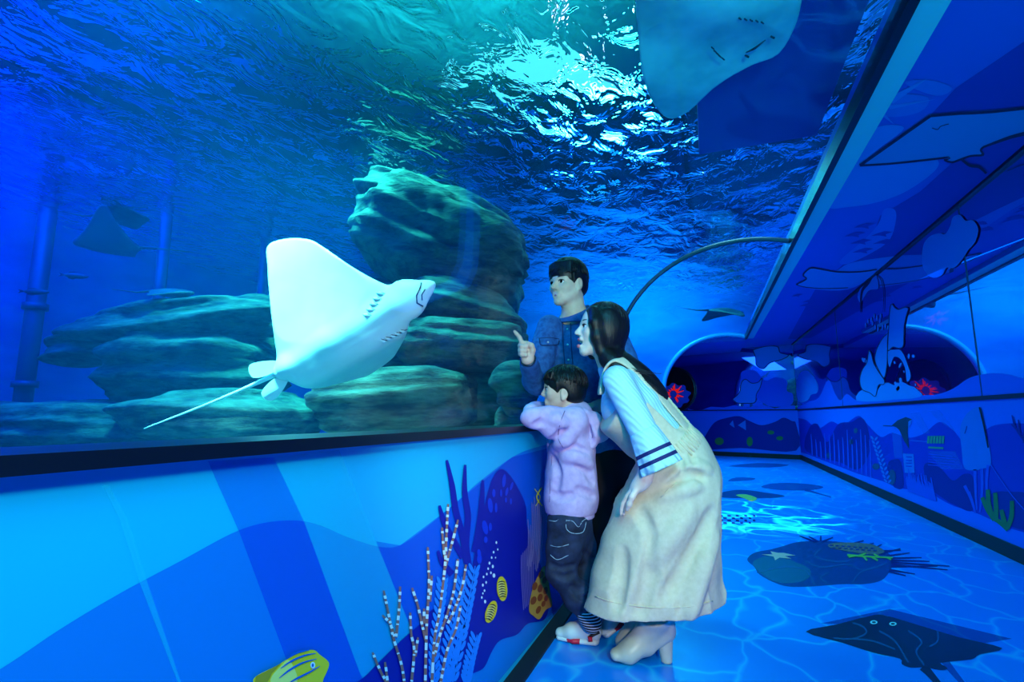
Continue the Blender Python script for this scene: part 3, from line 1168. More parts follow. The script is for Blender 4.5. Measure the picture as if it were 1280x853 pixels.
def crop(ox, oy, s):
    return lambda pts: [(ox + x / s, oy + y / s) for x, y in pts]


def oval(cx, cy, rx, ry, rot=0.0, n=14):
    c, s = math.cos(rot), math.sin(rot)
    return [(cx + rx * math.cos(a) * c - ry * math.sin(a) * s, cy + rx * math.cos(a) * s + ry * math.sin(a) * c)
            for a in np.linspace(0, 2 * PI, n, endpoint=False)]


I_hill = ink('mural_blue_hill', srgb(2, 118, 214))
I_band = ink('mural_shade_band', srgb(0, 52, 235), 0.34)
I_ray = ink('mural_light_beam', srgb(30, 225, 255), 0.30)
I_dark = ink('mural_indigo', srgb(4, 16, 150))
I_dark2 = ink('mural_royal_blue', srgb(2, 52, 205))
I_sky = ink('mural_sky_blue', srgb(24, 130, 236))
I_yellow = ink('mural_yellow', srgb(232, 206, 30))
I_lemon = ink('mural_lemon', srgb(236, 230, 120))
I_olive = ink('mural_ochre', srgb(176, 150, 20))
I_black = ink('mural_black', srgb(8, 10, 22))
I_brown = ink('mural_coral_brown', srgb(150, 104, 96))
I_white = ink('mural_white', srgb(210, 236, 244))
I_lilac = ink('mural_lilac', srgb(150, 130, 200), 0.75)
I_gold = ink('mural_honey', srgb(206, 150, 60))
I_rust = ink('mural_rust', srgb(150, 70, 20))
I_deepline = ink('mural_fish_blue', srgb(0, 90, 190))

wl = wall_left
top = [(-80, 880), (0, 837), (75, 787), (150, 742), (225, 702), (290, 667), (330, 654), (370, 651), (400, 657), (435, 672), (475, 684), (500, 682),
       (530, 662), (560, 637), (600, 602), (640, 572), (672, 559), (715, 550), (735, 548)]
bot = [(735, 708), (705, 752), (680, 775), (660, 780), (646, 794), (626, 800), (615, 814), (605, 835), (591, 842), (577, 853), (540, 885)]
print_on('painted_hill', [spline(top, 6, False) + spline(bot, 6, False) + [(200, 960), (-80, 960)]], lay_left(1), I_hill, wl, 0)
print_on('painted_light_beam', [[(128, 607), (150, 652), (172, 722), (222, 853), (236, 900), (252, 900), (226, 853), (182, 722), (160, 652), (136, 607)]], lay_left(2), I_ray, wl, 0)
print_on('painted_shade_band', [[(260, 577), (300, 667), (357, 822), (390, 912), (490, 912), (450, 842), (380, 652), (342, 572)]], lay_left(2), I_band, wl, 0)
print_on('painted_light_beam', [[(342, 572), (380, 652), (450, 842), (490, 912), (560, 912), (510, 777), (470, 677), (424, 563)]], lay_left(2), I_ray, wl, 0)
print_on('painted_shade_band', [[(470, 677), (510, 777), (560, 912), (600, 880), (700, 760), (735, 700), (735, 548), (640, 572), (560, 637), (500, 682)]], lay_left(2), I_band, wl, 0)
c7 = crop(440, 560, 2.91)
print_on('painted_reef_shadow', [c7([(540, 78), (512, 110), (495, 160), (478, 230), (455, 330), (440, 420), (425, 480), (380, 560), (330, 580), (290, 590), (250, 640), (180, 700),
                                     (60, 820), (20, 880), (300, 900), (405, 850), (440, 822), (480, 800), (510, 740), (540, 700), (600, 680), (640, 640), (700, 625), (715, 560), (690, 440),
                                     (640, 300), (632, 210), (600, 140), (570, 95)])], lay_left(3), I_dark, wl, 5)
weeds = [[(345, 45), (365, 140), (378, 230), (405, 330), (418, 420)], [(412, 62), (410, 160), (422, 250), (415, 350), (425, 430)], [(476, 118), (472, 200), (462, 290), (445, 380)],
         [(318, 210), (335, 270), (365, 330), (405, 400)], [(312, 375), (330, 420), (365, 460)]]
print_on('painted_seaweed', [stroke(c7(w), [3, 7, 8, 8, 8][:max(len(w), 2)]) for w in weeds], lay_left(4), I_dark, wl, 0)
holes = [(553, 120, 7, 24, .1), (516, 165, 6, 15, 0), (503, 210, 9, 27, -.1), (524, 218, 5, 18, 0), (563, 160, 5, 16, .2), (542, 165, 4, 14, 0), (484, 290, 10, 26, -.2), (503, 288, 6, 15, 0),
         (486, 335, 7, 12, 0), (462, 385, 7, 16, -.1), (463, 405, 9, 18, 0), (580, 140, 5, 16, .3), (578, 195, 4, 12, 0), (560, 190, 4, 10, 0)]
print_on('painted_coral_holes', [c7(oval(*h)) for h in holes], lay_left(4), I_dark2, wl, 2)
# leafy pale coral behind the banded one
mbs = []
for stem in ([(448, 430), (425, 560), (400, 690), (365, 860)], [(400, 470), (380, 600), (350, 720), (330, 860)], [(455, 680), (430, 780), (415, 860)], [(330, 480), (318, 600), (300, 740), (300, 860)], [(395, 640), (370, 760), (345, 860)]):
    mbs.append(stroke(c7(stem), [1.2, 1.8, 2.2, 2.4]))
    P = spline(stem, 5, False)
    for i in range(1, len(P) - 1):
        for s in (-1, 1):
            x, y = P[i]
            mbs.append(c7(oval(x + s * 11, y - 9 + (5 if s > 0 else 0), 6.5, 21, s * 0.42, 10)))
print_on('painted_leafy_coral', mbs, lay_left(5), I_sky, wl, 0)
branches = [[(350, 205), (345, 290), (338, 430), (318, 600), (300, 700), (290, 870)], [(386, 262), (360, 360), (338, 440)], [(328, 290), (331, 340), (338, 400)],
            [(276, 362), (280, 500), (272, 640), (266, 870)], [(385, 405), (370, 520), (345, 610), (320, 680), (300, 760)], [(415, 425), (400, 510), (372, 590), (348, 640)],
            [(395, 575), (378, 660), (345, 740), (320, 870)], [(115, 520), (132, 600), (150, 690), (180, 790), (192, 870)], [(110, 610), (138, 640), (155, 690)], [(175, 505), (171, 590), (160, 690)],
            [(218, 510), (238, 570), (256, 650), (268, 700)], [(290, 465), (283, 560)], [(212, 600), (216, 680), (226, 740), (215, 870)], [(75, 745), (102, 810), (135, 870)], [(120, 780), (132, 870)],
            [(240, 690), (230, 760)], [(262, 585), (262, 640)]]
print_on('painted_banded_coral', [stroke(c7(b), list(np.linspace(2.4, 3.6, max(len(b), 2)))) for b in branches], lay_left(6), I_brown, wl, 0)
bands = []
rs = np.random.RandomState(1)
for b in branches:
    P = np.array(spline(b, 20, False))
    L = np.concatenate([[0], np.cumsum(np.linalg.norm(np.diff(P, axis=0), axis=1))])
    q = rs.uniform(4, 20)
    while q < L[-1] - 14:
        i, j = np.searchsorted(L, q), np.searchsorted(L, q + rs.uniform(8, 16))
        j = min(j, len(P) - 1)
        if j > i:
            bands.append(stroke(c7([P[i], P[j]]), [3.4], n=2))
        q += rs.uniform(24, 44)
print_on('painted_white_bands', bands, lay_left(7), I_white, wl, 0)
# yellow angel fish at the bottom edge
fy = [(318, 856), (320, 846), (345, 833), (360, 824), (378, 815), (392, 813), (400, 819), (410, 827), (411, 834), (405, 848), (398, 862), (372, 878), (336, 876)]
print_on('painted_yellow_fish', [fy], lay_left(6), I_yellow, wl, 6)
print_on('painted_yellow_fish', [[(318, 856), (320, 846), (345, 833), (352, 829), (340, 842), (332, 858)]], lay_left(7), I_olive, wl, 0)
print_on('painted_yellow_fish', [[(352, 832), (362, 826), (372, 850), (360, 868), (345, 866), (338, 850)]], lay_left(7), I_lemon, wl, 4)
print_on('painted_fish_stripes', [stroke(s, [0.6, 2.4, 2.2, 0.6]) for s in ([(358, 824), (370, 817), (380, 814), (387, 813)], [(351, 836), (364, 827), (380, 820), (395, 817)],
                                                                           [(349, 848), (362, 838), (378, 829), (396, 824)], [(358, 856), (372, 848), (386, 841), (400, 833)])], lay_left(8), I_deepline, wl, 0)
print_on('painted_fish_eye', [oval(391, 832, 3, 4.2)], lay_left(8), I_white, wl, 2)
print_on('painted_fish_eye', [oval(391, 832, 1.4, 2.2)], lay_left(9), I_deepline, wl, 2)
# two small striped butterfly fish
for cx, cy, rx, ry, rot in ((546, 513, 19, 45, -0.08), (506, 597, 19, 42, 0.32)):
    print_on('painted_butterfly_fish', [c7(oval(cx, cy, rx, ry, rot))], lay_left(6), I_yellow, wl, 3)
    print_on('painted_butterfly_fish', [c7(oval(cx - 2, cy, rx - 7, ry - 12, rot))], lay_left(7), I_lemon, wl, 3)
    c_, s_ = math.cos(rot), math.sin(rot)
    st = []
    for k in range(-3, 4):
        pts = [(cx + x * c_ - (k * 9 + 5 * (x / 14) ** 2) * s_, cy + x * s_ + (k * 9 + 5 * (x / 14) ** 2) * c_) for x in (-13, 0, 13)]
        st.append(stroke(c7(pts), [0.4, 1.5, 0.4]))
    print_on('painted_fish_stripes', st, lay_left(8), I_black, wl, 0)
print_on('painted_fish_fin', [stroke(c7([(690, 145), (672, 180), (692, 212)]), [1.6]), stroke(c7([(664, 150), (684, 180), (668, 212)]), [0.9])], lay_left(6), I_yellow, wl, 0)
rs = np.random.RandomState(2)
print_on('painted_bubbles', [c7(oval(x, y, r, r * 1.6, 0, 8)) for x, y, r in ((525, 345, 3), (530, 370, 2.5), (515, 380, 3), (508, 400, 3), (522, 400, 2), (500, 420, 3.5), (512, 432, 4), (495, 440, 3), (505, 455, 3), (516, 465, 5), (490, 460, 3),
                                                               (478, 470, 3), (488, 490, 3), (476, 500, 3.5), (482, 520, 3), (472, 545, 3), (484, 560, 4), (476, 530, 2.5))], lay_left(4), I_white, wl, 2)
lines = []
for k in range(16):
    x = 640 + k * 4.6
    y0 = 170 + 40 * abs(math.sin(k * 1.3)) + (90 if k < 3 else 0)
    lines.append(stroke(c7([(x, y0), (x + 2, (y0 + 420) / 2), (x - 2 - k * 0.5, 430 + 20 * math.sin(k))]), [0.8]))
for k in range(8):
    x = 616 + k * 6
    lines.append(stroke(c7([(x, 390 - 8 * k), (x + 1, 470), (x + 8, 590 - 6 * k)]), [0.8]))
print_on('painted_lilac_coral', lines, lay_left(5), I_lilac, wl, 0)
print_on('painted_honeycomb_sponge', [c7([(702, 430), (676, 468), (655, 520), (644, 590), (660, 612), (682, 624), (705, 590), (728, 575), (722, 530), (714, 480)])], lay_left(6), I_gold, wl, 5)
print_on('painted_sponge_holes', [c7(oval(*h)) for h in ((688, 462, 9, 14, .2), (700, 482, 8, 13, .2), (665, 504, 9, 15, .3), (684, 512, 9, 15, .2), (704, 520, 8, 14, .2), (660, 556, 10, 16, .4), (684, 545, 9, 14, .3), (706, 548, 7, 12, .2), (678, 590, 8, 15, .4), (696, 568, 7, 11, .3))],
         lay_left(7), I_rust, wl, 2)

# ------------------------------------------------------------------ floor prints
fl_ = floor
F_dark = ink('floor_print_charcoal', srgb(16, 42, 62), rough=0.3)
F_shadow = ink('floor_print_shadow', srgb(4, 60, 150), 0.55, 0.3)
F_reef = ink('floor_print_slate', srgb(10, 66, 130), 0.8, 0.3)
F_vein = ink('floor_print_vein', srgb(40, 110, 170), 0.55, 0.3)
c8 = crop(880, 570, 3.015)
print_on('printed_ray_shadow', [c8([(440, 632), (700, 578), (1160, 690), (1060, 706), (900, 690), (640, 640)])], lay_floor(1), F_shadow, fl_, 0)
print_on('printed_ray_shadow', [stroke(c8([(905, 770), (935, 810), (985, 870)]), [9, 8, 5])], lay_floor(1), F_shadow, fl_, 0)
print_on('printed_manta', [spline(c8([(384, 663), (500, 636), (636, 602), (690, 604), (800, 636), (960, 684), (1124, 725), (1040, 748), (1010, 766), (930, 775), (890, 782), (918, 800), (900, 808), (860, 802), (830, 796), (780, 798), (745, 785), (738, 764), (640, 742), (520, 704)]), 3)], lay_floor(2), F_dark, fl_, 0)
print_on('printed_manta_tail', [stroke(c8([(826, 794), (850, 820), (886, 862), (910, 890)]), [12, 9, 7, 4])], lay_floor(1.5), F_dark, fl_, 0)
print_on('printed_manta_veins', [stroke(c8(p), [2.2]) for p in ([(490, 688), (560, 690), (610, 670), (600, 645), (560, 630)], [(660, 660), (720, 700), (770, 780)], [(770, 660), (820, 700), (800, 740), (830, 790)], [(880, 660), (880, 700), (850, 720)], [(560, 690), (640, 700), (720, 730)])], lay_floor(3), F_vein, fl_, 0)
rg = []
for cx, cy in ((640, 628), (712, 634)):
    o_ = c8(oval(cx, cy, 14, 7)); i_ = c8(oval(cx, cy, 8, 3.6))
    rg += [[o_[k], o_[(k + 1) % 14], i_[(k + 1) % 14], i_[k]] for k in range(14)]
print_on('printed_manta_eyes', rg, lay_floor(4), I_white, fl_, 0)
reef = c8([(163, 392), (190, 366), (255, 352), (300, 340), (350, 326), (440, 320), (540, 328), (650, 345), (700, 372), (712, 400), (702, 432), (668, 470), (600, 484), (520, 484), (400, 493), (300, 490), (215, 452), (190, 420)])
print_on('printed_reef', [reef], lay_floor(1), F_reef, fl_, 5)
F_teal = ink('floor_print_sea_green', srgb(40, 150, 170), 0.3, 0.3)
print_on('printed_reef_patch', [c8([(185, 400), (260, 375), (330, 395), (400, 430), (380, 470), (290, 480), (220, 448)])], lay_floor(2), F_teal, fl_, 5)
print_on('printed_reef_veins', [stroke(c8(p), [1.8]) for p in ([(200, 440), (300, 420), (380, 430), (420, 490)], [(380, 395), (440, 420), (540, 410), (600, 430), (690, 405)], [(440, 350), (420, 380), (500, 400), (560, 392)], [(560, 480), (590, 440), (660, 420)], [(470, 440), (440, 460), (470, 485)])], lay_floor(3), F_vein, fl_, 0)
F_spike = ink('floor_print_navy', srgb(6, 24, 92), 1, 0.3)
spk = [[(660, 372), (740, 350)], [(690, 378), (775, 366)], [(700, 386), (820, 384)], [(705, 394), (850, 398)], [(705, 402), (925, 416)], [(705, 410), (918, 430)], [(705, 418), (880, 416)], [(700, 430), (795, 446)], [(695, 436), (760, 452)],
       [(560, 332), (602, 320)], [(600, 340), (640, 330)], [(420, 325), (360, 302)], [(430, 324), (395, 304)], [(440, 322), (440, 302)], [(446, 324), (486, 308)], [(640, 350), (670, 334)], [(650, 360), (742, 356)]]
print_on('printed_urchin_spines', [stroke(c8(p), [2.6, 1.2]) for p in spk], lay_floor(2), F_spike, fl_, 0)
print_on('printed_brown_sponge', [c8([(468, 336), (500, 328), (580, 328), (640, 336), (680, 360), (650, 372), (590, 368), (520, 356), (480, 348)])], lay_floor(3), I_brown, fl_, 5)
print_on('printed_sponge_holes', [c8(oval(480 + 22 * (k % 8) + (10 if k // 8 else 0), 338 + 9 * (k // 8) + (k % 8) * 1.6, 8, 2.6, 0, 8)) for k in range(16)], lay_floor(4), F_spike, fl_, 0)
F_lime = ink('floor_print_lime', srgb(170, 200, 40), 1, 0.3)
print_on('printed_lime_coral', [stroke(c8(p), [2.6, 1.8]) for p in ([(540, 374), (620, 380), (712, 384)], [(570, 376), (545, 382)], [(600, 379), (615, 395)], [(630, 380), (655, 395)], [(660, 382), (640, 370)], [(690, 383), (705, 392)], [(585, 377), (610, 368)])], lay_floor(5), F_lime, fl_, 0)
F_star = ink('floor_print_starfish', srgb(240, 180, 160), 1, 0.3)
print_on('printed_starfish', [c8([(218, 372), (258, 372), (250, 360), (278, 366), (300, 366), (346, 376), (305, 378), (330, 388), (285, 384), (268, 394), (262, 380)])], lay_floor(3), F_star, fl_, 0)
F_yel = ink('floor_print_yellow', srgb(220, 200, 90), 1, 0.3)
print_on('printed_far_fish', [c8([(215, 116), (260, 104), (340, 103), (420, 110), (450, 120), (400, 130), (300, 130), (240, 124)]), stroke(c8([(380, 128), (430, 142), (478, 156)]), [3, 1])], lay_floor(1), F_shadow, fl_, 3)
print_on('printed_far_reef', [c8([(60, 140), (140, 128), (240, 140), (305, 152), (250, 160), (150, 160), (60, 156)])], lay_floor(1), F_reef, fl_, 4)
print_on('printed_far_coral', [c8([(120, 148), (160, 146), (200, 160), (180, 172), (150, 160)])], lay_floor(2), F_yel, fl_, 3)
chk = []
for i in range(9):
    for j in range(4):
        if (i + j) % 2 == 0:
            x, y = 55 + 16 * i, 222 + 9 * j
            w_ = 15 * (1 - 0.05 * i)
            chk.append(c8([(x, y), (x + w_, y + 1), (x + w_ + 2, y + 8), (x + 2, y + 7)]))
print_on('printed_whale_shark_spots', chk, lay_floor(2), F_spike, fl_, 0)
print_on('printed_far_ray', [c8([(90, 95), (120, 82), (190, 84), (180, 92), (120, 96)]), c8([(90, 40), (200, 28), (320, 34), (250, 44)])], lay_floor(1), F_shadow, fl_, 3)

# ------------------------------------------------------------------ right wall
R_hill = ink('mural_navy_hill', srgb(6, 42, 176))
R_hill2 = ink('mural_dark_navy_hill', srgb(4, 22, 130))
R_pale = ink('mural_pale_blue', srgb(40, 112, 205))
R_pale2 = ink('mural_mid_blue', srgb(18, 78, 205))
R_green = ink('mural_green_coral', srgb(70, 120, 60))
c6 = crop(980, 480, 3.553)
wr = wall_right
hl_ = [(60, 152), (100, 162), (150, 200), (210, 168), (260, 185), (330, 143), (370, 180), (430, 236), (480, 218), (550, 240), (620, 222), (690, 170), (750, 205), (800, 258), (860, 235), (920, 190), (1000, 176), (1090, 178)]
hb_ = [(1090, 665), (1000, 640), (850, 572), (760, 545), (690, 510), (640, 478), (520, 465), (430, 430), (330, 400), (250, 370), (100, 312), (66, 305)]
print_on('painted_hills', [c7_ for c7_ in [spline(c6(hl_), 5, False) + spline(c6(hb_), 5, False)]], lay_right(1), R_hill, wr, 0)
for pl in ([(100, 300), (110, 200), (150, 180), (190, 260), (240, 180), (300, 170), (340, 150), (370, 190), (380, 300), (330, 380), (250, 350)],
           [(460, 360), (490, 336), (520, 350), (530, 460), (480, 450)], [(620, 370), (650, 350), (700, 380), (750, 430), (800, 400), (840, 420), (840, 560), (760, 540), (680, 490), (640, 450)],
           [(920, 490), (1000, 480), (1090, 500), (1090, 640), (1000, 630), (940, 580)]):
    print_on('painted_rock_shade', [c6(pl)], lay_right(2), R_hill2, wr, 5)
print_on('painted_light_beams', [c6([(560, 130), (600, 125), (650, 220), (620, 222)]), c6([(640, 120), (690, 118), (760, 210), (700, 172)]), c6([(640, 300), (760, 300), (800, 380), (700, 380)]), c6([(480, 218), (520, 228), (530, 330), (490, 330)])], lay_right(3), ink('mural_beam_tint', srgb(60, 130, 240), 0.28), wr, 0)
print_on('painted_eagle_ray', [c6([(478, 186), (505, 162), (540, 148), (568, 158), (552, 180), (548, 215), (556, 290), (532, 252), (512, 205), (496, 192)]), stroke(c6([(440, 186), (480, 188)]), [0.9]), ], lay_right(3), ink('mural_dark_slate', srgb(22, 52, 80)), wr, 0)
print_on('painted_ray_tail', [stroke(c6([(556, 252), (600, 255), (650, 258)]), [0.8])], lay_right(3), R_pale, wr, 0)
print_on('painted_ray_belly', [c6([(552, 168), (568, 158), (564, 178), (552, 200)])], lay_right(4), R_pale, wr, 0)
print_on('printed_notice', [c6([(528, 310), (576, 312), (580, 396), (536, 396)])], lay_right(3), R_pale, wr, 0)
print_on('printed_notice_lines', [stroke(c6([(542, y), (568, y + 1)]), [1.3], n=2) for y in (325, 340, 352, 366)], lay_right(4), R_hill, wr, 0)
R_gold = ink('mural_dull_yellow', srgb(110, 150, 120))
print_on('printed_heading', [stroke(c6([(636 + 13 * k, 248), (646 + 13 * k, 249)]), [9.5], n=2) for k in range(6)] + [stroke(c6([(640, 283), (708, 286)]), [2.4], n=2)], lay_right(4), R_gold, wr, 0)
print_on('printed_text_lines', [stroke(c6([(640, y), (x, y + 10)]), [1.0], n=2) for y, x in ((312, 750), (324, 770), (336, 760), (348, 780), (360, 740))], lay_right(4), R_pale2, wr, 0)
# the big pale round-backed creature with trailing arms
print_on('painted_pale_jellyfish', [c6([(800, 372), (790, 300), (782, 220), (790, 170), (815, 130), (850, 105), (872, 112), (885, 170), (900, 230), (914, 290), (918, 360), (880, 378), (840, 386)])], lay_right(3), R_pale, wr, 5)
print_on('painted_jellyfish_arms', [stroke(c6(p), [4, 3.4, 2.2]) for p in ([(848, 380), (850, 460), (856, 560)], [(878, 376), (880, 470), (870, 570)], [(906, 360), (900, 440), (905, 520)], [(802, 452), (830, 510), (848, 570)], [(820, 480), (838, 530), (850, 575)])], lay_right(3), R_pale2, wr, 0)
print_on('painted_jellyfish_face', [stroke(c6([(802, 222), (808, 205), (812, 188)]), [1.2])], lay_right(4), R_hill2, wr, 0)
print_on('painted_panel_edge', [stroke(c6([(868, 104), (888, 190), (906, 284)]), [2.2, 1.6])], lay_right(5), I_black, wr, 0)
print_on('painted_rope', [stroke(c6([(918, 360), (1000, 480), (1080, 575)]), [1.2])], lay_right(4), R_pale2, wr, 0)
print_on('painted_green_coral', [stroke(c6(p), [5, 6, 6]) for p in ([(905, 470), (910, 540), (930, 600)], [(880, 505), (905, 560), (935, 605)], [(938, 485), (942, 560), (940, 610)], [(1012, 520), (1010, 590), (990, 645)], [(965, 560), (975, 600), (985, 640)], [(935, 600), (965, 620), (995, 648)])], lay_right(4), R_green, wr, 0)
twigs = []
rs = np.random.RandomState(8)
for k in range(16):
    x0 = (540 + 8 * k) if k < 16 else 0
    twigs.append(stroke(c6([(x0 + rs.uniform(-8, 8), 372 + rs.uniform(0, 40) + k * 2), (x0 + 6, 430 + k * 4), (x0 + 14, 478 + k * 3)]), [1.2, 2.4, 2.2]))
for k in range(14):
    x0 = 120 + 20 * k
    twigs.append(stroke(c6([(x0, 200 + rs.uniform(0, 60)), (x0 + 4, 280 + k * 3), (x0 + 6, 318 + 7.5 * k)]), [0.8, 1.6, 1.6]))
print_on('painted_corals', twigs, lay_right(4), R_pale2, wr, 0)
lf_ = []
for k in range(11):
    x, y = 400 + 6 * k, 240 + 19 * k
    lf_ += [c6(oval(x - 9, y, 5, 11, -0.7, 8)), c6(oval(x + 9, y + 4, 5, 11, 0.7, 8))]
print_on('painted_fern_weed', lf_, lay_right(4), R_pale, wr, 0)
print_on('painted_navy_weed', [stroke(c6(p), [1.4, 3]) for p in ([(1012, 140), (1030, 200), (1066, 250)], [(1010, 180), (1040, 210)], [(1060, 240), (1066, 262)], [(1072, 190), (1062, 240)], [(1040, 160), (1046, 220)])], lay_right(4), R_hill2, wr, 0)
print_on('painted_small_fish', [c6(oval(318, 208, 9, 12)), c6(oval(298, 258, 9, 12)), c6(oval(408, 368, 16, 14)), c6(oval(480, 415, 16, 34)), c6(oval(200, 318, 12, 12))], lay_right(4), ink('mural_dim_olive', srgb(40, 70, 110)), wr, 2)

# decals on the right glass: wave crest, leaping rays, splash, cloud
wg = window_2
c5 = crop(1000, 360, 4.264)
D_wave = ink('decal_wave_blue', srgb(18, 92, 220))
D_foam = ink('decal_foam_blue', srgb(58, 138, 226))
D_line = ink('decal_dark_outline', srgb(6, 20, 70))
wave_top = [(-20, 640), (40, 610), (100, 585), (150, 490), (185, 560), (215, 600), (250, 565), (300, 600), (350, 590), (420, 590), (520, 575), (600, 560), (660, 572), (740, 566), (820, 535), (900, 482), (980, 460), (1050, 456), (1120, 464), (1230, 500)]
print_on('wave_decal', [spline(c5(wave_top), 4, False) + c5([(1230, 588), (600, 624), (-20, 653)])], lay_right(1), D_wave, wg, 0)
foam = [(-10, 470), (30, 440), (70, 470), (95, 520), (90, 560), (60, 570), (40, 600), (0, 610), (-20, 560)]
print_on('foam_decal', [c5(foam)], lay_right(2), D_foam, wg, 5)
rs = np.random.RandomState(5)
spl = [(300, 600), (310, 560), (330, 545), (360, 520), (400, 560), (430, 520), (470, 505), (500, 520), (540, 500), (580, 520), (610, 530), (630, 548), (655, 575), (600, 590), (500, 596), (400, 606)]
print_on('foam_decal', [c5(spl)] + [c5(oval(rs.uniform(330, 620), rs.uniform(340, 560), rs.uniform(3, 9), rs.uniform(5, 16), rs.uniform(-.5, .5), 8)) for _ in range(26)], lay_right(3), D_foam, wg, 2)
ray1 = [(490, 82), (500, 100), (524, 116), (560, 104), (577, 112), (566, 150), (556, 200), (553, 260), (550, 310), (528, 322), (495, 316), (470, 335), (466, 290), (472, 220), (476, 150), (480, 105)]
ray2 = [(368, 332), (380, 352), (392, 400), (420, 450), (448, 490), (446, 515), (418, 520), (402, 578), (372, 560), (330, 540), (318, 490), (330, 440), (355, 400), (362, 360)]
ray3 = [(470, 240), (440, 270), (412, 320), (398, 380), (420, 440), (448, 480), (462, 420), (466, 340)]
for rp in (ray3, ray1, ray2):
    print_on('leaping_ray_decal', [c5(rp)], lay_right(4), D_foam, wg, 4)
    print_on('leaping_ray_outline', [stroke(c5(rp + [rp[0]]), [1.0], n=4)], lay_right(5), D_line, wg, 0)
print_on('splash_decal', [c5([(470, 340), (500, 330), (540, 336), (570, 400), (590, 470), (570, 500), (560, 430), (535, 380), (500, 370), (480, 420), (470, 400)])], lay_right(4), D_foam, wg, 4)
print_on('splash_decal', [c5(oval(cx, cy, 5, 14, 0, 8)) for cx, cy in ((350, 200), (362, 180), (380, 170), (395, 150), (410, 160), (425, 175), (400, 210), (415, 220), (440, 210), (455, 205), (386, 190), (430, 150))], lay_right(4), D_foam, wg, 2)
cb = crop(980, 100, 2.843)
print_on('cloud_decal', [cb([(590, 520), (600, 488), (625, 480), (645, 500), (672, 500), (690, 530), (680, 575), (655, 605), (632, 640), (604, 668), (578, 668), (560, 695), (528, 703), (500, 680), (490, 640), (496, 585), (520, 555), (552, 545), (572, 548)])], lay_right(6), D_foam, wg, 5)
print_on('ray_tail_decal', [stroke(cb([(320, 690), (300, 720), (278, 750), (272, 800), (272, 826)]), [1.5, 4, 2, 0.8]), stroke(cb([(322, 690), (345, 710), (354, 760), (352, 826)]), [0.8, 1, 0.8, 0.6])], lay_right(6), D_line, wg, 0)
print_on('ray_tail_decal', [cb([(262, 760), (290, 715), (318, 692), (330, 700), (336, 740), (318, 745), (300, 750), (280, 780), (268, 790)])], lay_right(4), D_foam, wg, 3)

# ------------------------------------------------------------------ ceiling print
C_light = ink('ceiling_print_light', srgb(34, 132, 228), 1, 0.55)
C_mid = ink('ceiling_print_mid', srgb(20, 112, 222), 1, 0.55)
C_dark = ink('ceiling_print_dark', srgb(4, 58, 176), 1, 0.55)
C_line = ink('ceiling_print_outline', srgb(6, 20, 66), 1, 0.5)
print_on('printed_dusk', [[(1195, 110), (1280, 52), (1330, 20), (1600, -160), (1600, 40), (1280, 186), (1130, 310), (1040, 388), (1000, 424), (985, 424), (1020, 360), (1090, 300), (1100, 270), (1150, 240), (1200, 195), (1240, 180), (1270, 150), (1280, 134), (1165, 142)]], lay_ceil(1), C_dark, ceiling, 0)
print_on('printed_cloud', [[(1035, 257), (1060, 259), (1100, 252), (1135, 238), (1168, 214), (1172, 200), (1150, 190), (1100, 206), (1080, 204), (1100, 185), (1130, 160), (1100, 158), (1075, 176), (1056, 215)]], lay_ceil(2), C_light, ceiling, 5)
print_on('printed_cloud', [[(1043, 340), (1060, 330), (1090, 324), (1130, 320), (1118, 332), (1094, 345), (1060, 362), (1020, 362), (1004, 355)]], lay_ceil(2), C_light, ceiling, 4)
print_on('printed_cloud', [[(1118, 262), (1120, 275), (1112, 300), (1090, 316), (1060, 330), (1050, 326), (1080, 300), (1098, 280), (1105, 262)], [(1085, 128), (1120, 118), (1160, 122), (1150, 140), (1110, 146)], [(1130, 104), (1160, 100), (1190, 110), (1170, 120)]], lay_ceil(2), C_mid, ceiling, 4)
print_on('printed_sun_streaks', [[(1110, 122), (1160, 98), (1116, 130)], [(1112, 132), (1170, 124), (1112, 137)], [(1098, 142), (1118, 156), (1106, 142)]], lay_ceil(3), C_light, ceiling, 0)
manta = [(1075, 207), (1163, 145), (1240, 140), (1330, 130), (1300, 160), (1262, 172), (1229, 184), (1226, 188), (1229, 194), (1214, 195), (1202, 199), (1190, 203), (1180, 200), (1186, 197), (1150, 201), (1110, 205)]
manta = manta[:2] + [(1200, 142), (1240, 140)] + manta[3:]
print_on('printed_manta_cartoon', [manta], lay_ceil(4), ink('ceiling_print_manta', srgb(44, 134, 214), 1, 0.55), ceiling, 0)
print_on('printed_manta_outline', [stroke(manta[:2], [3.6], n=2), stroke([manta[1], manta[2], manta[3], manta[4]], [3.4], n=2), stroke(manta[4:8], [3.0, 5.0, 2.6], n=4), stroke(manta[7:14], [2.6], n=4), stroke([manta[0]] + manta[:12:-1], [2.6], n=4),
                                   stroke([(1202, 199), (1212, 207), (1224, 209), (1233, 217)], [3.4, 3.6, 3.0], n=4), stroke([(1165, 160), (1172, 162), (1176, 158), (1186, 155)], [0.9], n=4)], lay_ceil(5), C_line, ceiling, 0)
for k, (x, y) in enumerate(((1080, 283), (1068, 294), (1076, 303), (1078, 314), (1102, 293), (1104, 303), (996, 370), (1010, 377), (1006, 382), (1014, 384))):
    s_ = 1.0 if k < 6 else 0.55
    print_on('printed_small_fish', [[(x - 13 * s_, y + 2 * s_), (x - 3 * s_, y - 2 * s_), (x + 4 * s_, y - 4 * s_), (x + 14 * s_, y - 3 * s_), (x + 5 * s_, y), (x + 6 * s_, y + 3 * s_), (x - 2 * s_, y + 1.5 * s_)]], lay_ceil(3), C_dark, ceiling, 0)
ray4 = [(995, 356), (1008, 349), (1004, 344), (1012, 336), (1022, 336), (1045, 340), (1075, 340), (1096, 337)]
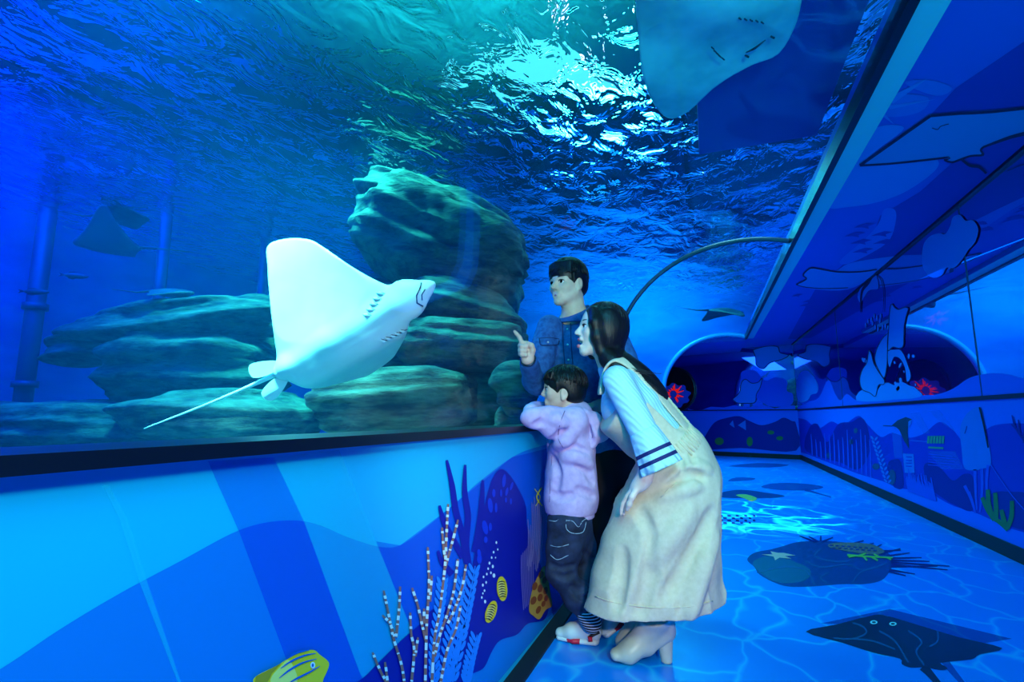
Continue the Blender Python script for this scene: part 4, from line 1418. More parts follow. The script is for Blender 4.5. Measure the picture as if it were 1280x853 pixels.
print_on('printed_ray_cartoon', [ray4 + [(1090, 346), (1060, 360), (1030, 361), (1006, 359)]], lay_ceil(4), ink('ceiling_print_ray', srgb(44, 140, 226), 1, 0.55), ceiling, 0)
print_on('printed_ray_outline', [stroke(ray4, [1.6], n=4), stroke([(995, 356), (1006, 359), (1030, 361), (1060, 360)], [1.0], n=4)], lay_ceil(5), C_line, ceiling, 0)

# ------------------------------------------------------------------ end wall prints
def lay_end(k):
    e = unit(np.array([*(EB - EA), 0.0]))
    nrm = np.array([e[1], -e[0], 0.0])
    if nrm[1] > 0:
        nrm = -nrm
    p0 = np.array([EA[0], EA[1], 0.0]) + nrm * (0.004 * k)
    def f(x, y):
        d = ray(x, y)
        return EYE + d * ((p0 - EYE).dot(nrm) / d.dot(nrm))
    return f


c4 = crop(800, 400, 4.74)
print_on('painted_hills', [c4([(340, 770), (380, 700), (440, 610), (520, 580), (590, 572), (650, 600), (720, 625), (800, 605), (850, 580), (900, 600), (925, 620), (925, 775), (600, 760)])], lay_end(1), R_hill2, wall_end, 4)
print_on('painted_fish', [c4([(530, 620), (550, 595), (560, 640)]), c4([(580, 625), (625, 595), (628, 655), (605, 640)])], lay_end(2), R_pale, wall_end, 0)
print_on('painted_fish', [c4(oval(775, 668, 20, 12)), c4(oval(828, 702, 20, 12)), c4(oval(470, 720, 26, 22)), c4(oval(650, 722, 18, 28))], lay_end(2), R_green, wall_end, 2)
print_on('wave_decal', [c4([(280, 552), (285, 528), (350, 540), (420, 515), (500, 520), (560, 505), (640, 520), (720, 500), (800, 525), (870, 505), (920, 510), (920, 546)])], lay_end(1), D_wave, window_3, 0)
print_on('foam_decal', [c4([(600, 310), (680, 300), (740, 360), (800, 340), (870, 360), (870, 420), (905, 440), (900, 500), (830, 515), (760, 510), (700, 470), (640, 420), (610, 380)])], lay_end(1), D_wave, window_3, 4)
for rp in ([(548, 470), (590, 430), (600, 375), (625, 352), (660, 375), (700, 370), (724, 345), (712, 400), (690, 440), (680, 490), (620, 495), (575, 492)],
           [(668, 180), (700, 168), (760, 156), (815, 160), (830, 195), (880, 210), (840, 235), (770, 255), (730, 290), (690, 270), (684, 220)]):
    print_on('leaping_ray_decal', [c4(rp)], lay_end(2), D_foam, window_3, 3)
    print_on('leaping_ray_outline', [stroke(c4(rp + [rp[0]]), [0.9], n=4)], lay_end(3), D_line, window_3, 0)
# round porthole with a coral display that glows red by itself at the end of the corridor
pc = lay_end(6)(842, 487)
en = unit(np.array([*(EB - EA), 0.0]))
fn_ = np.array([en[1], -en[0], 0.0])
fn_ = fn_ if fn_[1] < 0 else -fn_
root = empty('porthole', pc, 'dark round porthole with a red glow, on the end wall beyond the arch', 'porthole')
nA = 40
vs, fs = [], []
for k in range(nA):
    a = 2 * PI * k / nA
    for r_, o_ in ((0.50, 0.02), (0.58, 0.02), (0.58, -0.02), (0.50, -0.02)):
        vs.append(pc + (en * math.cos(a) + np.array([0, 0, 1.0]) * math.sin(a)) * r_ + fn_ * o_)
for k in range(nA):
    for q in range(4):
        a, b = 4 * k + q, 4 * ((k + 1) % nA) + q
        a2, b2 = 4 * k + (q + 1) % 4, 4 * ((k + 1) % nA) + (q + 1) % 4
        fs.append((a, b, b2, a2))
obj('round_frame', vs, fs, M_black, root, True)
vs = [pc + fn_ * 0.006 + (en * math.cos(a) + np.array([0, 0, 1.0]) * math.sin(a)) * 0.505 for a in np.linspace(0, 2 * PI, nA, endpoint=False)]
vs += [v - fn_ * 0.012 for v in vs]
obj('dark_glass', vs, [tuple(range(nA)), tuple(reversed(range(nA, 2 * nA)))] + [(k, (k + 1) % nA, nA + (k + 1) % nA, nA + k) for k in range(nA)], M_black, root)
M_redglow = mat('red_glow_coral', srgb(190, 20, 12), 0.5, emit=srgb(255, 30, 10), estr=0.5)  # the red light on the coral is put in as emission
mb = MB()
rs = np.random.RandomState(3)
for k in range(26):
    a = rs.uniform(0, 2 * PI)
    r_ = rs.uniform(0.02, 0.22)
    b0 = pc + fn_ * 0.02 + en * 0.1 * math.cos(a) + np.array([0, 0, -0.12 + 0.1 * math.sin(a)])
    mb.tube([b0, b0 + en * r_ * math.cos(a) + np.array([0, 0, r_ * math.sin(a)]) + fn_ * 0.03], [0.02, 0.008], 6)
mb.build('red_coral', M_redglow, root, True)
foamp = [(0.42 * math.cos(a) * (1 + 0.10 * math.sin(9 * a)), 0.30 * math.sin(a) * (1 + 0.10 * math.sin(9 * a)) - 0.16) for a in np.linspace(0, 2 * PI, 60, endpoint=False)]
vs = [pc + fn_ * 0.012 + en * a + np.array([0, 0, b]) for a, b in foamp]
obj('foam_sticker', vs, tess(vs), D_wave, root)
# =================================================================== people
M_skin = noisy(mat('warm_skin', srgb(222, 184, 160), 0.5, spec=0.35), srgb(214, 174, 150), srgb(230, 194, 170), (30, 30, 30), 3, 0.3, 0.7)
M_skin_f = noisy(mat('fair_skin', srgb(236, 208, 188), 0.48, spec=0.35), srgb(230, 200, 180), srgb(242, 216, 196), (30, 30, 30), 3, 0.3, 0.7)
M_lip = mat('rosy_lips', srgb(168, 98, 92), 0.4)
M_lip_f = mat('pink_lipstick', srgb(214, 110, 118), 0.4)
M_mouthin = mat('dark_inner_mouth', srgb(70, 20, 24), 0.6)
M_sclera = mat('eye_white', srgb(232, 232, 228), 0.2)
M_iris = mat('dark_iris', srgb(18, 12, 10), 0.12)
M_brow = mat('black_brow_hair', srgb(22, 18, 18), 0.7)


def hair_mat(name, c1, c2, scale):
    m = mat(name, c1, 0.42, spec=0.35)
    noisy(m, c1, c2, scale, 4, 0.4, 0.7, bump=0.5, bdist=0.004)
    return m


M_hair = hair_mat('black_hair', srgb(6, 6, 8), srgb(18, 16, 18), (160, 160, 18))
M_strand = mat('hair_highlight_strand', srgb(36, 28, 32), 0.38, spec=0.5)
M_hair_f = hair_mat('long_dark_brown_hair', srgb(10, 8, 9), srgb(30, 22, 22), (190, 190, 12))


def wrinkle(seed, freq, amp, stretch=(1, 1, 1)):
    """soft cloth folds as a displacement"""
    rs = np.random.RandomState(seed)
    W = []
    for i in range(7):
        v = rs.normal(size=3) * np.array(stretch)
        v = v / np.linalg.norm(v) * freq * rs.uniform(0.6, 1.6)
        W.append((v, rs.uniform(0, 6.28)))
    def fn(X, Y, Z):
        a = 0
        ph = 0.9 * np.sin(freq * 0.45 * (X + 0.6 * Y - 0.7 * Z) + seed) + 0.7 * np.sin(freq * 0.3 * (Y - X + Z))
        for v, p in W:
            a = a + np.sin(v[0] * X + v[1] * Y + v[2] * Z + p + ph)
        return amp * (a / 2.6)
    return fn


class Head:
    """a head of height H (chin to crown) looking along f, leaning with up"""
    def __init__(self, c, f, H, up=(0, 0, 1), child=False, female=False):
        self.c, self.H = np.asarray(c, float), H
        self.f = unit(f)
        self.u = unit(np.asarray(up, float) - self.f * np.dot(up, self.f))
        self.l = np.cross(self.u, self.f)
        self.child, self.female = child, female
        self.A = np.array([self.l, self.f, self.u])

    def p(self, x, y, z):
        return self.c + (self.l * x + self.f * y + self.u * z) * self.H

    def ball(self, S, x, y, z, r, k=0.05, op='add'):
        H = self.H
        S.ball(self.p(x, y, z), np.array(r if hasattr(r, '__len__') else (r, r, r)) * H, self.A, k * H, op)

    def cone(self, S, a, b, ra, rb, k=0.04, op='add'):
        S.cone(self.p(*a), self.p(*b), ra * self.H, rb * self.H, k * self.H, op)

    def skin(self, S, open_mouth=False):
        ch, fe = self.child, self.female
        jw = 0.20 if fe else (0.19 if ch else 0.225)
        self.ball(S, 0, -0.05, 0.12, (0.335, 0.42, 0.385), 0.02)
        self.ball(S, 0, 0.10, -0.10, (0.275, 0.265, 0.33), 0.10)
        dz = -0.05 if open_mouth else 0
        self.cone(S, (0, 0.16, -0.26 + dz), (0, 0.255, -0.40 + dz), 0.16, 0.085 if not ch else 0.08, 0.10)
        for s in (1, -1):
            self.cone(S, (s * jw, 0.0, -0.22), (s * 0.07, 0.235, -0.41 + dz), 0.085, 0.07, 0.10)
            self.ball(S, s * 0.17, 0.225, -0.09, (0.10, 0.10, 0.10 if not ch else 0.12), 0.10)
            self.ball(S, s * 0.145, 0.375, -0.005, (0.085, 0.06, 0.055), 0.06, 'sub')
            self.cone(S, (s * 0.06, 0.335, 0.075), (s * 0.22, 0.265, 0.075), 0.035, 0.03, 0.07)
            # lids
            self.cone(S, (s * 0.085, 0.330, 0.028), (s * 0.205, 0.295, 0.026), 0.020, 0.018, 0.02)
            self.cone(S, (s * 0.09, 0.328, -0.038), (s * 0.20, 0.292, -0.034), 0.018, 0.016, 0.02)
            # ear: rim, bowl, lobe
            ez = -0.09 if ch else 0.0
            self.ball(S, s * 0.335, -0.045, -0.02 + ez, (0.035, 0.085, 0.135), 0.03)
            self.ball(S, s * 0.372, -0.03, -0.01 + ez, (0.025, 0.045, 0.075), 0.02, 'sub')
            self.ball(S, s * 0.33, -0.02, -0.13 + ez, (0.03, 0.04, 0.045), 0.03)
        n = 0.036 if ch else 0.042
        tipy = 0.445 if ch else (0.475 if not fe else 0.465)
        self.cone(S, (0, 0.335, 0.04), (0, tipy - 0.035, -0.115), n * 0.8, n * 1.05, 0.05)
        self.ball(S, 0, tipy - 0.03, -0.135, (n * 1.05, n, n * 0.9), 0.03)
        for s in (1, -1):
            self.ball(S, s * 0.05, 0.375, -0.15, (0.036, 0.042, 0.032), 0.03)
        # mouth
        if open_mouth:
            self.cone(S, (-0.075, 0.355, -0.245), (0.075, 0.355, -0.245), 0.038, 0.038, 0.04)
            self.cone(S, (-0.06, 0.33, -0.385), (0.06, 0.33, -0.385), 0.036, 0.036, 0.05)
            self.ball(S, 0, 0.40, -0.315, (0.075, 0.12, 0.052), 0.015, 'sub')
        else:
            self.cone(S, (-0.085, 0.328, -0.262), (0.085, 0.328, -0.262), 0.030, 0.030, 0.06)
            self.cone(S, (-0.07, 0.325, -0.312), (0.07, 0.325, -0.312), 0.029, 0.029, 0.06)
            self.cone(S, (-0.10, 0.385, -0.287), (0.10, 0.385, -0.287), 0.010, 0.010, 0.01, 'sub')
        return self

    def features(self, root, lip, open_mouth=False, brow=0.020):
        H = self.H
        for s in (1, -1):
            c = self.p(s * 0.142, 0.283, -0.004)
            S = Solid(c - 0.09 * H, c + 0.09 * H, 0.0016)
            S.ball(c, 0.066 * H)
            o = S.build('eye', M_sclera, root)
            o.data.materials.append(M_iris)
            tgt = c + unit(self.f + self.l * s * 0.04 - self.u * 0.03) * 0.066 * H
            off = np.array(world_loc(o)) 
            for p in o.data.polygons:
                if np.linalg.norm(np.array(p.center) + off - tgt) < 0.040 * H:
                    p.material_index = 1
            # lash line and brow
            e = [self.p(s * 0.080, 0.345, 0.012), self.p(s * 0.115, 0.358, 0.028), self.p(s * 0.165, 0.343, 0.028), self.p(s * 0.208, 0.305, 0.010)]
            MB().tube(spline(e, 4, False), 0.011 * H, 6).build('eyelash', M_brow, root, True)
            b = [self.p(s * 0.065, 0.362, 0.088), self.p(s * 0.13, 0.355, 0.108), self.p(s * 0.19, 0.315, 0.108), self.p(s * 0.24, 0.265, 0.090)]
            P = spline(b, 4, False)
            MB().tube(P, list(np.linspace(brow, brow * 0.5, len(P)) * H), 6).build('eyebrow', M_brow, root, True)
        S = Solid(self.p(0, 0.36, -0.31) - 0.18 * H, self.p(0, 0.36, -0.31) + 0.18 * H, 0.0016)
        if open_mouth:
            for a, z, r in ((0.070, -0.248, 0.016), (0.055, -0.378, 0.018)):
                pts = [self.p(-a, 0.345, z), self.p(-a * 0.5, 0.372, z), self.p(0, 0.380, z), self.p(a * 0.5, 0.372, z), self.p(a, 0.345, z)]
                S.chain(pts, [r * H * 0.5, r * H, r * H * 1.05, r * H, r * H * 0.5], 0.01)
            c = self.p(0, 0.285, -0.315)
            S2 = Solid(c - 0.1 * H, c + 0.1 * H, 0.002)
            S2.ball(c, np.array((0.07, 0.03, 0.05)) * H, self.A)
            S2.build('inner_mouth', M_mouthin, root)
        else:
            for a, z, r in ((0.078, -0.272, 0.013), (0.062, -0.303, 0.015)):
                pts = [self.p(-a, 0.328, -0.287), self.p(-a * 0.5, 0.346, z), self.p(0, 0.351, z), self.p(a * 0.5, 0.346, z), self.p(a, 0.328, -0.287)]
                S.chain(pts, [r * H * 0.4, r * H, r * H, r * H, r * H * 0.4], 0.006)
        S.build('lips', lip, root)


def hand(S, wrist, palm_dir, palm_n, thumb_side, size, curls, spread=0.0, thumb=None, point=None):
    """a hand: five fingers from the wrist along palm_dir; palm_n is where the palm faces; curls per finger 0..1"""
    d, n = unit(palm_dir), unit(palm_n)
    n = unit(n - d * n.dot(d))
    t = unit(np.cross(d, n)) * thumb_side
    w = np.asarray(wrist, float)
    k = size
    S.slab(w + d * 0.012 * k, w + d * 0.080 * k, (0.028 * k, 0.017 * k), (0.040 * k, 0.014 * k), t, 0.02)
    S.cone(w - d * 0.02 * k, w + d * 0.03 * k, 0.026 * k, 0.026 * k, 0.02)
    lens = [(0.040, 0.025, 0.021), (0.044, 0.028, 0.022), (0.041, 0.026, 0.021), (0.033, 0.020, 0.019)]
    for i in range(4):
        x = (0.030 - 0.020 * i) * k
        base = w + d * (0.085 - 0.004 * abs(i - 1)) * k + t * x
        fd = unit(d + t * spread * (1.5 - i) * 0.3)
        a = 0.0
        pts = [base - d * 0.02 * k, base]
        cur = base
        for j, L in enumerate(lens[i]):
            a += curls[i] * (1.35 if j == 0 else 1.55 if j == 1 else 0.9)
            a_ = a
            step = unit(fd * math.cos(a_) + n * math.sin(a_)) * L * k
            cur = cur + step
            pts.append(cur)
        r = [0.0095, 0.0098, 0.0088, 0.0080, 0.0068]
        sc = k * (0.92 if i == 3 else 1.0)
        S.chain(pts, [q * sc for q in r], 0.0035)
    th = thumb if thumb is not None else 0.35
    b0 = w + d * 0.022 * k + t * 0.024 * k + n * 0.004 * k
    b1 = b0 + unit(d * 0.75 + t * (0.8 - th * 0.8) + n * (0.25 + 0.5 * th)) * 0.042 * k
    b2 = b1 + unit(d * 0.95 + t * (0.35 - th * 0.9) + n * 0.35 * (1 + th)) * 0.032 * k
    b3 = b2 + unit(d * 0.9 + t * (0.15 - th * 1.0) + n * 0.3 * (1 + th)) * 0.024 * k
    S.chain([b0, b1, b2, b3], [0.014 * k, 0.0115 * k, 0.0105 * k, 0.0085 * k], 0.008)


UP = np.array([0, 0, 1.0])


def on_solid(S, px, py, t0=1.6, t1=3.0):
    """the first point of a solid met along a sight line, and that sight line"""
    d0 = ray(px, py)
    d0 = d0 / np.linalg.norm(d0)
    for t in np.arange(t0, t1, 0.003):
        q = EYE + d0 * t
        i = np.round((q - S.lo) / S.h).astype(int)
        if np.all(i >= 0) and np.all(i < S.n) and S.d[tuple(i)] < 0.0:
            return q, d0
    return None, d0


def crease(S, pts, r=0.010, k=0.025, n=4):
    """press a fold into a garment along a line seen in the photograph"""
    P = [on_solid(S, a, b)[0] for a, b in spline(pts, n, False)]
    d = ray(*pts[0])
    d = d / np.linalg.norm(d)
    P = [q - d * r * 0.55 for q in P if q is not None]
    m_ = len(P)
    for i in range(m_ - 1):
        w0, w1 = math.sin(PI * (i + 0.3) / m_), math.sin(PI * (i + 1.3) / m_)
        S.cone(P[i], P[i + 1], r * (0.45 + 0.55 * w0), r * (0.45 + 0.55 * w1), k, 'sub')


def fold(S, pts, r=0.012, k=0.03, n=4, sink=0.7):
    """raise a soft ridge of cloth along a line"""
    P = [on_solid(S, a, b)[0] for a, b in spline(pts, n, False)]
    d = ray(*pts[0])
    d = d / np.linalg.norm(d)
    P = [q + d * r * sink for q in P if q is not None]
    m_ = len(P)
    for i in range(m_ - 1):
        w0, w1 = math.sin(PI * (i + 0.3) / m_), math.sin(PI * (i + 1.3) / m_)
        S.cone(P[i], P[i + 1], r * (0.35 + 0.65 * w0), r * (0.35 + 0.65 * w1), k)


def seam_on(S, pts, name, m, r, parent, n=5):
    P = []
    for a, b in spline(pts, n, False):
        q, d = on_solid(S, a, b)
        if q is not None:
            P.append(q - d * 0.0015)
    return MB().tube(P, r, 6).build(name, m, parent, True) if len(P) > 1 else None


def cap_strands(h, c, r, n, seed, ends, m, parent, lift=1.012):
    """short strands combed from the crown over an ellipsoid; ends(azimuth) gives how far down they reach"""
    rs = np.random.RandomState(seed)
    mb = MB()
    for i in range(n):
        az = 2 * PI * (i + rs.uniform(-0.4, 0.4)) / n
        pm_ = ends(az) * rs.uniform(0.92, 1.04)
        p0 = rs.uniform(0.0, 0.5)
        tw = rs.uniform(-0.25, 0.25)
        P = []
        for t in np.linspace(0, 1, 9):
            po = p0 + (pm_ - p0) * t
            a = az + tw * t
            k = lift + 0.012 * math.sin(3 * t + i)
            P.append(h.p(c[0] + r[0] * k * math.sin(po) * math.sin(a), c[1] + r[1] * k * math.sin(po) * math.cos(a), c[2] + r[2] * k * math.cos(po)))
        mb.tube(P, list(np.linspace(0.0032, 0.0016, 9)), 5)
    return mb.build('combed_strands', m, parent, True)
# ------------------------------------------------------------------ the woman, leaning toward the glass with hands on her knees
DW = 2.12
def pw(px, py, dd=0.0):
    return at(px, py, DW + dd)


sw = DW / F
woman = empty('person', (*pw(815, 700)[:2], 0.0), 'woman in a beige pinafore dress leaning open-mouthed toward the glass, hands on her knees', 'person', None)
hw = Head(pw(750, 412), -SIDE - HEAD * 0.06 + UP * 0.13, 0.216, UP, female=True)

lo = np.minimum(pw(690, 360, -0.4), pw(930, 360, 0.4)) - 0.1
lo[2] = 0.0
hi = np.maximum(pw(690, 360, 0.4), pw(930, 360, -0.4)) + 0.1
hi[2] = 1.46
B = Solid(lo, hi, 0.0042)
hw.skin(B, True)
# neck and trunk
B.cone(hw.p(0, -0.10, -0.20), pw(768, 466, 0), 0.060, 0.056, 0.03)
TA = unit(pw(838, 562) - pw(778, 486))
B.loft([(pw(776, 478), 0.155, 0.060), (pw(790, 504), 0.148, 0.092), (pw(815, 535), 0.122, 0.082), (pw(838, 560), 0.122, 0.085)], HEAD, 0.05)
B.loft([(pw(838, 560), 0.122, 0.085), (pw(850, 590), 0.135, 0.092), (pw(846, 612), 0.135, 0.092)], HEAD, 0.05)
# legs: thighs forward to the knees, shins down into the boots
for s, hip, knee, ank in ((-1, pw(848, 612, -0.08), pw(800, 668, -0.075), pw(829, 790, 0.055)),
                          (1, pw(848, 612, 0.08), pw(796, 664, 0.075), pw(819, 780, 0.165))):
    B.chain([hip, knee, ank], [0.078, 0.048, 0.026], 0.03)
# near arm and far arm down to the knees
shN, elN, wrN = pw(772, 476, -0.165), pw(816, 562, -0.215), pw(803, 602, -0.165)
shF, elF, wrF = pw(780, 478, 0.165), pw(812, 560, 0.205), pw(796, 600, 0.12)
for a, b, c in ((shN, elN, wrN), (shF, elF, wrF)):
    B.cone(a, b, 0.044, 0.037, 0.03)
    B.cone(b, c, 0.037, 0.025, 0.02)
hand(B, wrN, pw(786, 619, -0.115) - wrN, pw(804, 630, -0.14) - pw(795, 610, -0.14), 1, 0.92, (0.16, 0.18, 0.2, 0.24), 0.2, 0.1)
hand(B, wrF, pw(781, 615, 0.11) - wrF, pw(804, 630, 0.14) - pw(795, 610, 0.14), -1, 0.92, (0.16, 0.18, 0.2, 0.24), 0.2, 0.1)
B.build('body', M_skin_f, woman)
hw.features(woman, M_lip_f, True, 0.016)

# knitted top with flared striped cuffs
M_top = mat('pale_blue_knit', srgb(176, 226, 236), 0.8)
M_navy = mat('navy_stripe_knit', srgb(14, 30, 96), 0.8)
tcn = node(M_top, 'ShaderNodeTexCoord')
wv = node(M_top, 'ShaderNodeTexWave', bands_direction='DIAGONAL')
wv.inputs['Scale'].default_value = 26
wv.inputs['Distortion'].default_value = 1.2
bpn = node(M_top, 'ShaderNodeBump')
bpn.inputs['Strength'].default_value = 0.35
bpn.inputs['Distance'].default_value = 0.006
link(M_top, tcn.outputs['Object'], wv.inputs['Vector'])
link(M_top, wv.outputs['Fac'], bpn.inputs['Height'])
link(M_top, bpn.outputs['Normal'], bsdf(M_top).inputs['Normal'])
T = Solid(lo, hi, 0.005)
T.loft([(pw(776, 478), 0.160, 0.068), (pw(788, 505), 0.156, 0.108), (pw(815, 535), 0.130, 0.090), (pw(838, 560), 0.128, 0.092)], HEAD, 0.05)
T.cone(pw(766, 462), pw(774, 474), 0.060, 0.075, 0.03)
T.warp(wrinkle(5, 38, 0.0022))
for sh, el in ((shN, elN), (shF, elF)):
    ax = unit(el - sh)
    T.cone(sh - ax * 0.003, sh + ax * 0.21, 0.055, 0.052, 0.03)
T.build('knit_top', M_top, woman)


def flared_cuff(sh, el, seed):
    ax = unit(el - sh)
    u0 = unit(np.cross(ax, UP))
    v0 = np.cross(ax, u0)
    nA, nL = 72, 22
    vs, fs = [], []
    for j in range(nL + 1):
        t = j / nL
        r0 = 0.053 + 0.020 * t ** 0.8
        for i in range(nA):
            a = 2 * PI * i / nA
            r = r0 * (1 + t * (0.07 * math.sin(6 * a + seed) + 0.04 * math.sin(11 * a + 2 * seed)))
            vs.append(sh + ax * (0.205 + 0.145 * t) + (u0 * math.cos(a) + v0 * math.sin(a)) * r)
    n0 = len(vs)
    for j in range(nL + 1):
        for i in range(nA):
            p = vs[j * nA + i]
            c = sh + ax * (0.205 + 0.145 * j / nL)
            vs.append(p + (c - p) * 0.05)
    for j in range(nL):
        for i in range(nA):
            a, b = j * nA + i, j * nA + (i + 1) % nA
            fs.append((a, b, b + nA, a + nA))
            fs.append((n0 + a, n0 + a + nA, n0 + b + nA, n0 + b))
    for i in range(nA):
        a, b = nL * nA + i, nL * nA + (i + 1) % nA
        fs.append((a, b, n0 + b, n0 + a))
        fs.append((i, n0 + i, n0 + (i + 1) % nA, (i + 1) % nA))
    o = obj('flared_cuff', vs, fs, M_top, woman, True)
    o.data.materials.append(M_navy)
    for q in range(nL * nA):
        j = q // nA
        if j in (11, 12, 16, 17):
            o.data.polygons[2 * q].material_index = 1
    return o


flared_cuff(shN, elN, 0.4)
flared_cuff(shF, elF, 1.7)

# pinafore dress: bib, waistband and long skirt
M_linen = noisy(mat('beige_linen', srgb(222, 210, 184), 0.85), srgb(212, 197, 168), srgb(224, 210, 183), (60, 60, 60), 4, 0.3, 0.7, bump=0.15, bdist=0.002)
Dr = Solid(lo, hi, 0.005)
Dr.loft([(pw(773, 488), 0.150, 0.090), (pw(785, 512), 0.165, 0.122), (pw(810, 541), 0.142, 0.108), (pw(838, 562), 0.136, 0.100)], HEAD, 0.05)
for s in (-1, 1):
    Dr.ball(pw(767, 514, s * 0.075), 0.066, None, 0.06)
# keep the front of the bib only: the back and the shoulders stay bare
bn = unit(np.cross(TA, HEAD))
if bn.dot(SIDE) < 0:
    bn = -bn
Dr.half(pw(788, 500) + bn * 0.012, unit(bn - TA * 0.15))
Dr.half(pw(775, 486), unit(-TA - bn * 0.5), k=0.01)
Dr.slab(pw(831, 553), pw(845, 569), (0.137, 0.104), (0.142, 0.108), HEAD, 0.015)
sk = [(573, 812, 884, 0.150), (592, 800, 893, 0.165), (620, 787, 896, 0.172), (655, 771, 896, 0.172), (695, 757, 895, 0.170), (735, 746, 894, 0.168), (785, 738, 894, 0.166)]
secs = [(pw((a + b) / 2, y), w, (b - a) / 2 * sw * 0.99) for y, a, b, w in sk]
Dr.loft(secs, HEAD, 0.03)
Dr.cone(pw(846, 562), pw(862, 596), 0.095, 0.112, 0.05)
axs = unit(secs[-1][0] - secs[2][0])


def folds(X, Y, Z):
    """skirt folds running down from the hip, stronger toward the hem"""
    a = (X - pw(815, 700)[0]) * SIDE[0] + (Y - pw(815, 700)[1]) * SIDE[1]
    b = (X - pw(815, 700)[0]) * HEAD[0] + (Y - pw(815, 700)[1]) * HEAD[1]
    low = np.clip((0.86 - Z) / 0.7, 0, 1)
    diag = a * 17 + (0.75 - Z) * 6.5
    f1 = ((1 - np.abs(np.sin(diag * 0.8 + b * 7 + 0.6))) ** 2 - 0.3) * 0.020 * low
    f2 = ((1 - np.abs(np.sin(a * 19 - (0.75 - Z) * 5 + b * 13 + 1.0))) ** 2 - 0.3) * 0.012 * low
    return f1 + f2


Dr.warp(folds)
Dr.warp(wrinkle(3, 34, 0.0028, (1, 1, 0.7)))
# deep creases at the bend of the hip
for a, b, r in (((836, 602), (872, 588), 0.007), ((824, 612), (846, 600), 0.006)):
    pass
fold(Dr, [(884, 588), (868, 584), (850, 592), (836, 606)], 0.016)
crease(Dr, [(880, 600), (866, 594), (850, 602), (832, 614)], 0.013)
fold(Dr, [(872, 608), (850, 614), (826, 622)], 0.012)
crease(Dr, [(893, 640), (878, 672), (856, 712), (832, 748)], 0.012, 0.04)
fold(Dr, [(893, 668), (884, 700), (870, 740), (862, 768)], 0.014, 0.04)
crease(Dr, [(800, 640), (815, 680), (812, 720), (800, 765)], 0.010, 0.04)
fold(Dr, [(860, 640), (838, 672), (818, 700)], 0.014, 0.05)
crease(Dr, [(778, 690), (775, 725), (768, 762)], 0.009, 0.04)
crease(Dr, [(862, 560), (868, 580)], 0.006, 0.015)
crease(Dr, [(850, 572), (853, 590)], 0.006, 0.015)
# flat hem, hollow below
Dr.half(pw(815, 757), unit(-UP + SIDE * 0.08))
Dr.slab(pw(817, 800), pw(822, 715), (0.148, 0.235), (0.13, 0.19), HEAD, 0.0, 'sub')
dress = Dr.build('pinafore_dress', M_linen, woman, None, 1)
seam_on(Dr, [(744, 746), (770, 754), (815, 760), (860, 759), (891, 752)], 'hem_stitching', M_linen, 0.0018, dress)
seam_on(Dr, [(826, 622), (836, 612), (846, 604)], 'pocket_edge', M_linen, 0.003, dress)
# gathers of the elastic waistband
wb0, wb1 = pw(831, 553), pw(845, 569)
wax = unit(wb1 - wb0)
fwb = unit(np.cross(wax, HEAD))
mb = MB()
for i in range(46):
    a = 2 * PI * i / 46
    e = HEAD * math.cos(a) * 0.149 + fwb * math.sin(a) * 0.116
    mb.tube([wb0 + e * 0.985 - wax * 0.004, wb0 + (wb1 - wb0) * 0.5 + e * 1.012, wb1 + e * 1.03], [0.0035, 0.006, 0.003], 6)
mb.build('gathered_waistband', M_linen, woman, True)
# straps: from the bib over the shoulders down the back
for s in (-1, 1):
    o_ = [pw(752, 492, s * 0.075), pw(757, 462, s * 0.095), pw(770, 449, s * 0.104), pw(788, 457, s * 0.108), pw(814, 482, s * 0.105), pw(840, 513, s * 0.095), pw(866, 544, s * 0.08)]
    wd = unit(HEAD * 0.8 - (SIDE + UP) * 0.42 * s)
    P = spline(o_, 8, False)
    S = Solid(np.min(P, 0) - 0.06, np.max(P, 0) + 0.06, 0.004)
    for i in range(len(P) - 1):
        S.slab(P[i], P[i + 1], (0.032, 0.006), (0.032, 0.006), wd, 0.004)
    S.build('strap', M_linen, woman)

# long hair: smooth over the head, gathered behind the shoulder and down the back
Hh = Solid(np.minimum(pw(700, 480, -0.3), pw(860, 480, 0.3)) - 0.05 - np.array([0, 0, 0.15]), np.maximum(pw(700, 370, 0.3), pw(860, 370, -0.3)) + 0.05, 0.004)
hw.ball(Hh, 0, -0.09, 0.13, (0.385, 0.45, 0.415), 0.02)
hw.ball(Hh, 0, -0.17, -0.06, (0.375, 0.36, 0.42), 0.15)
hw.ball(Hh, 0, 0.62, -0.12, (0.60, 0.395, 0.60), 0.03, 'sub')
for s in (-1, 1):
    Hh.chain([hw.p(s * 0.26, 0.23, 0.30), hw.p(s * 0.345, 0.18, 0.05), hw.p(s * 0.35, 0.12, -0.22), hw.p(s * 0.33, 0.02, -0.46)], [0.016, 0.022, 0.022, 0.020], 0.02)
    Hh.ball(hw.p(s * 0.31, -0.05, -0.05), np.array((0.08, 0.17, 0.36)) * hw.H, hw.A, 0.03)
Hh.cone(pw(762, 442), pw(774, 456), 0.058, 0.044, 0.03)
tl = [pw(768, 452, -0.03), pw(784, 461, -0.06), pw(800, 470, -0.07), pw(815, 482, -0.075), pw(829, 497, -0.08)]
Hh.chain(spline(tl, 4, False), list(np.linspace(0.046, 0.014, 17)), 0.03)
tl2 = [pw(760, 448, -0.07), pw(774, 462, -0.095), pw(792, 474, -0.10), pw(810, 483, -0.10), pw(822, 492, -0.10)]
Hh.chain(spline(tl2, 4, False), list(np.linspace(0.035, 0.010, 17)), 0.02)


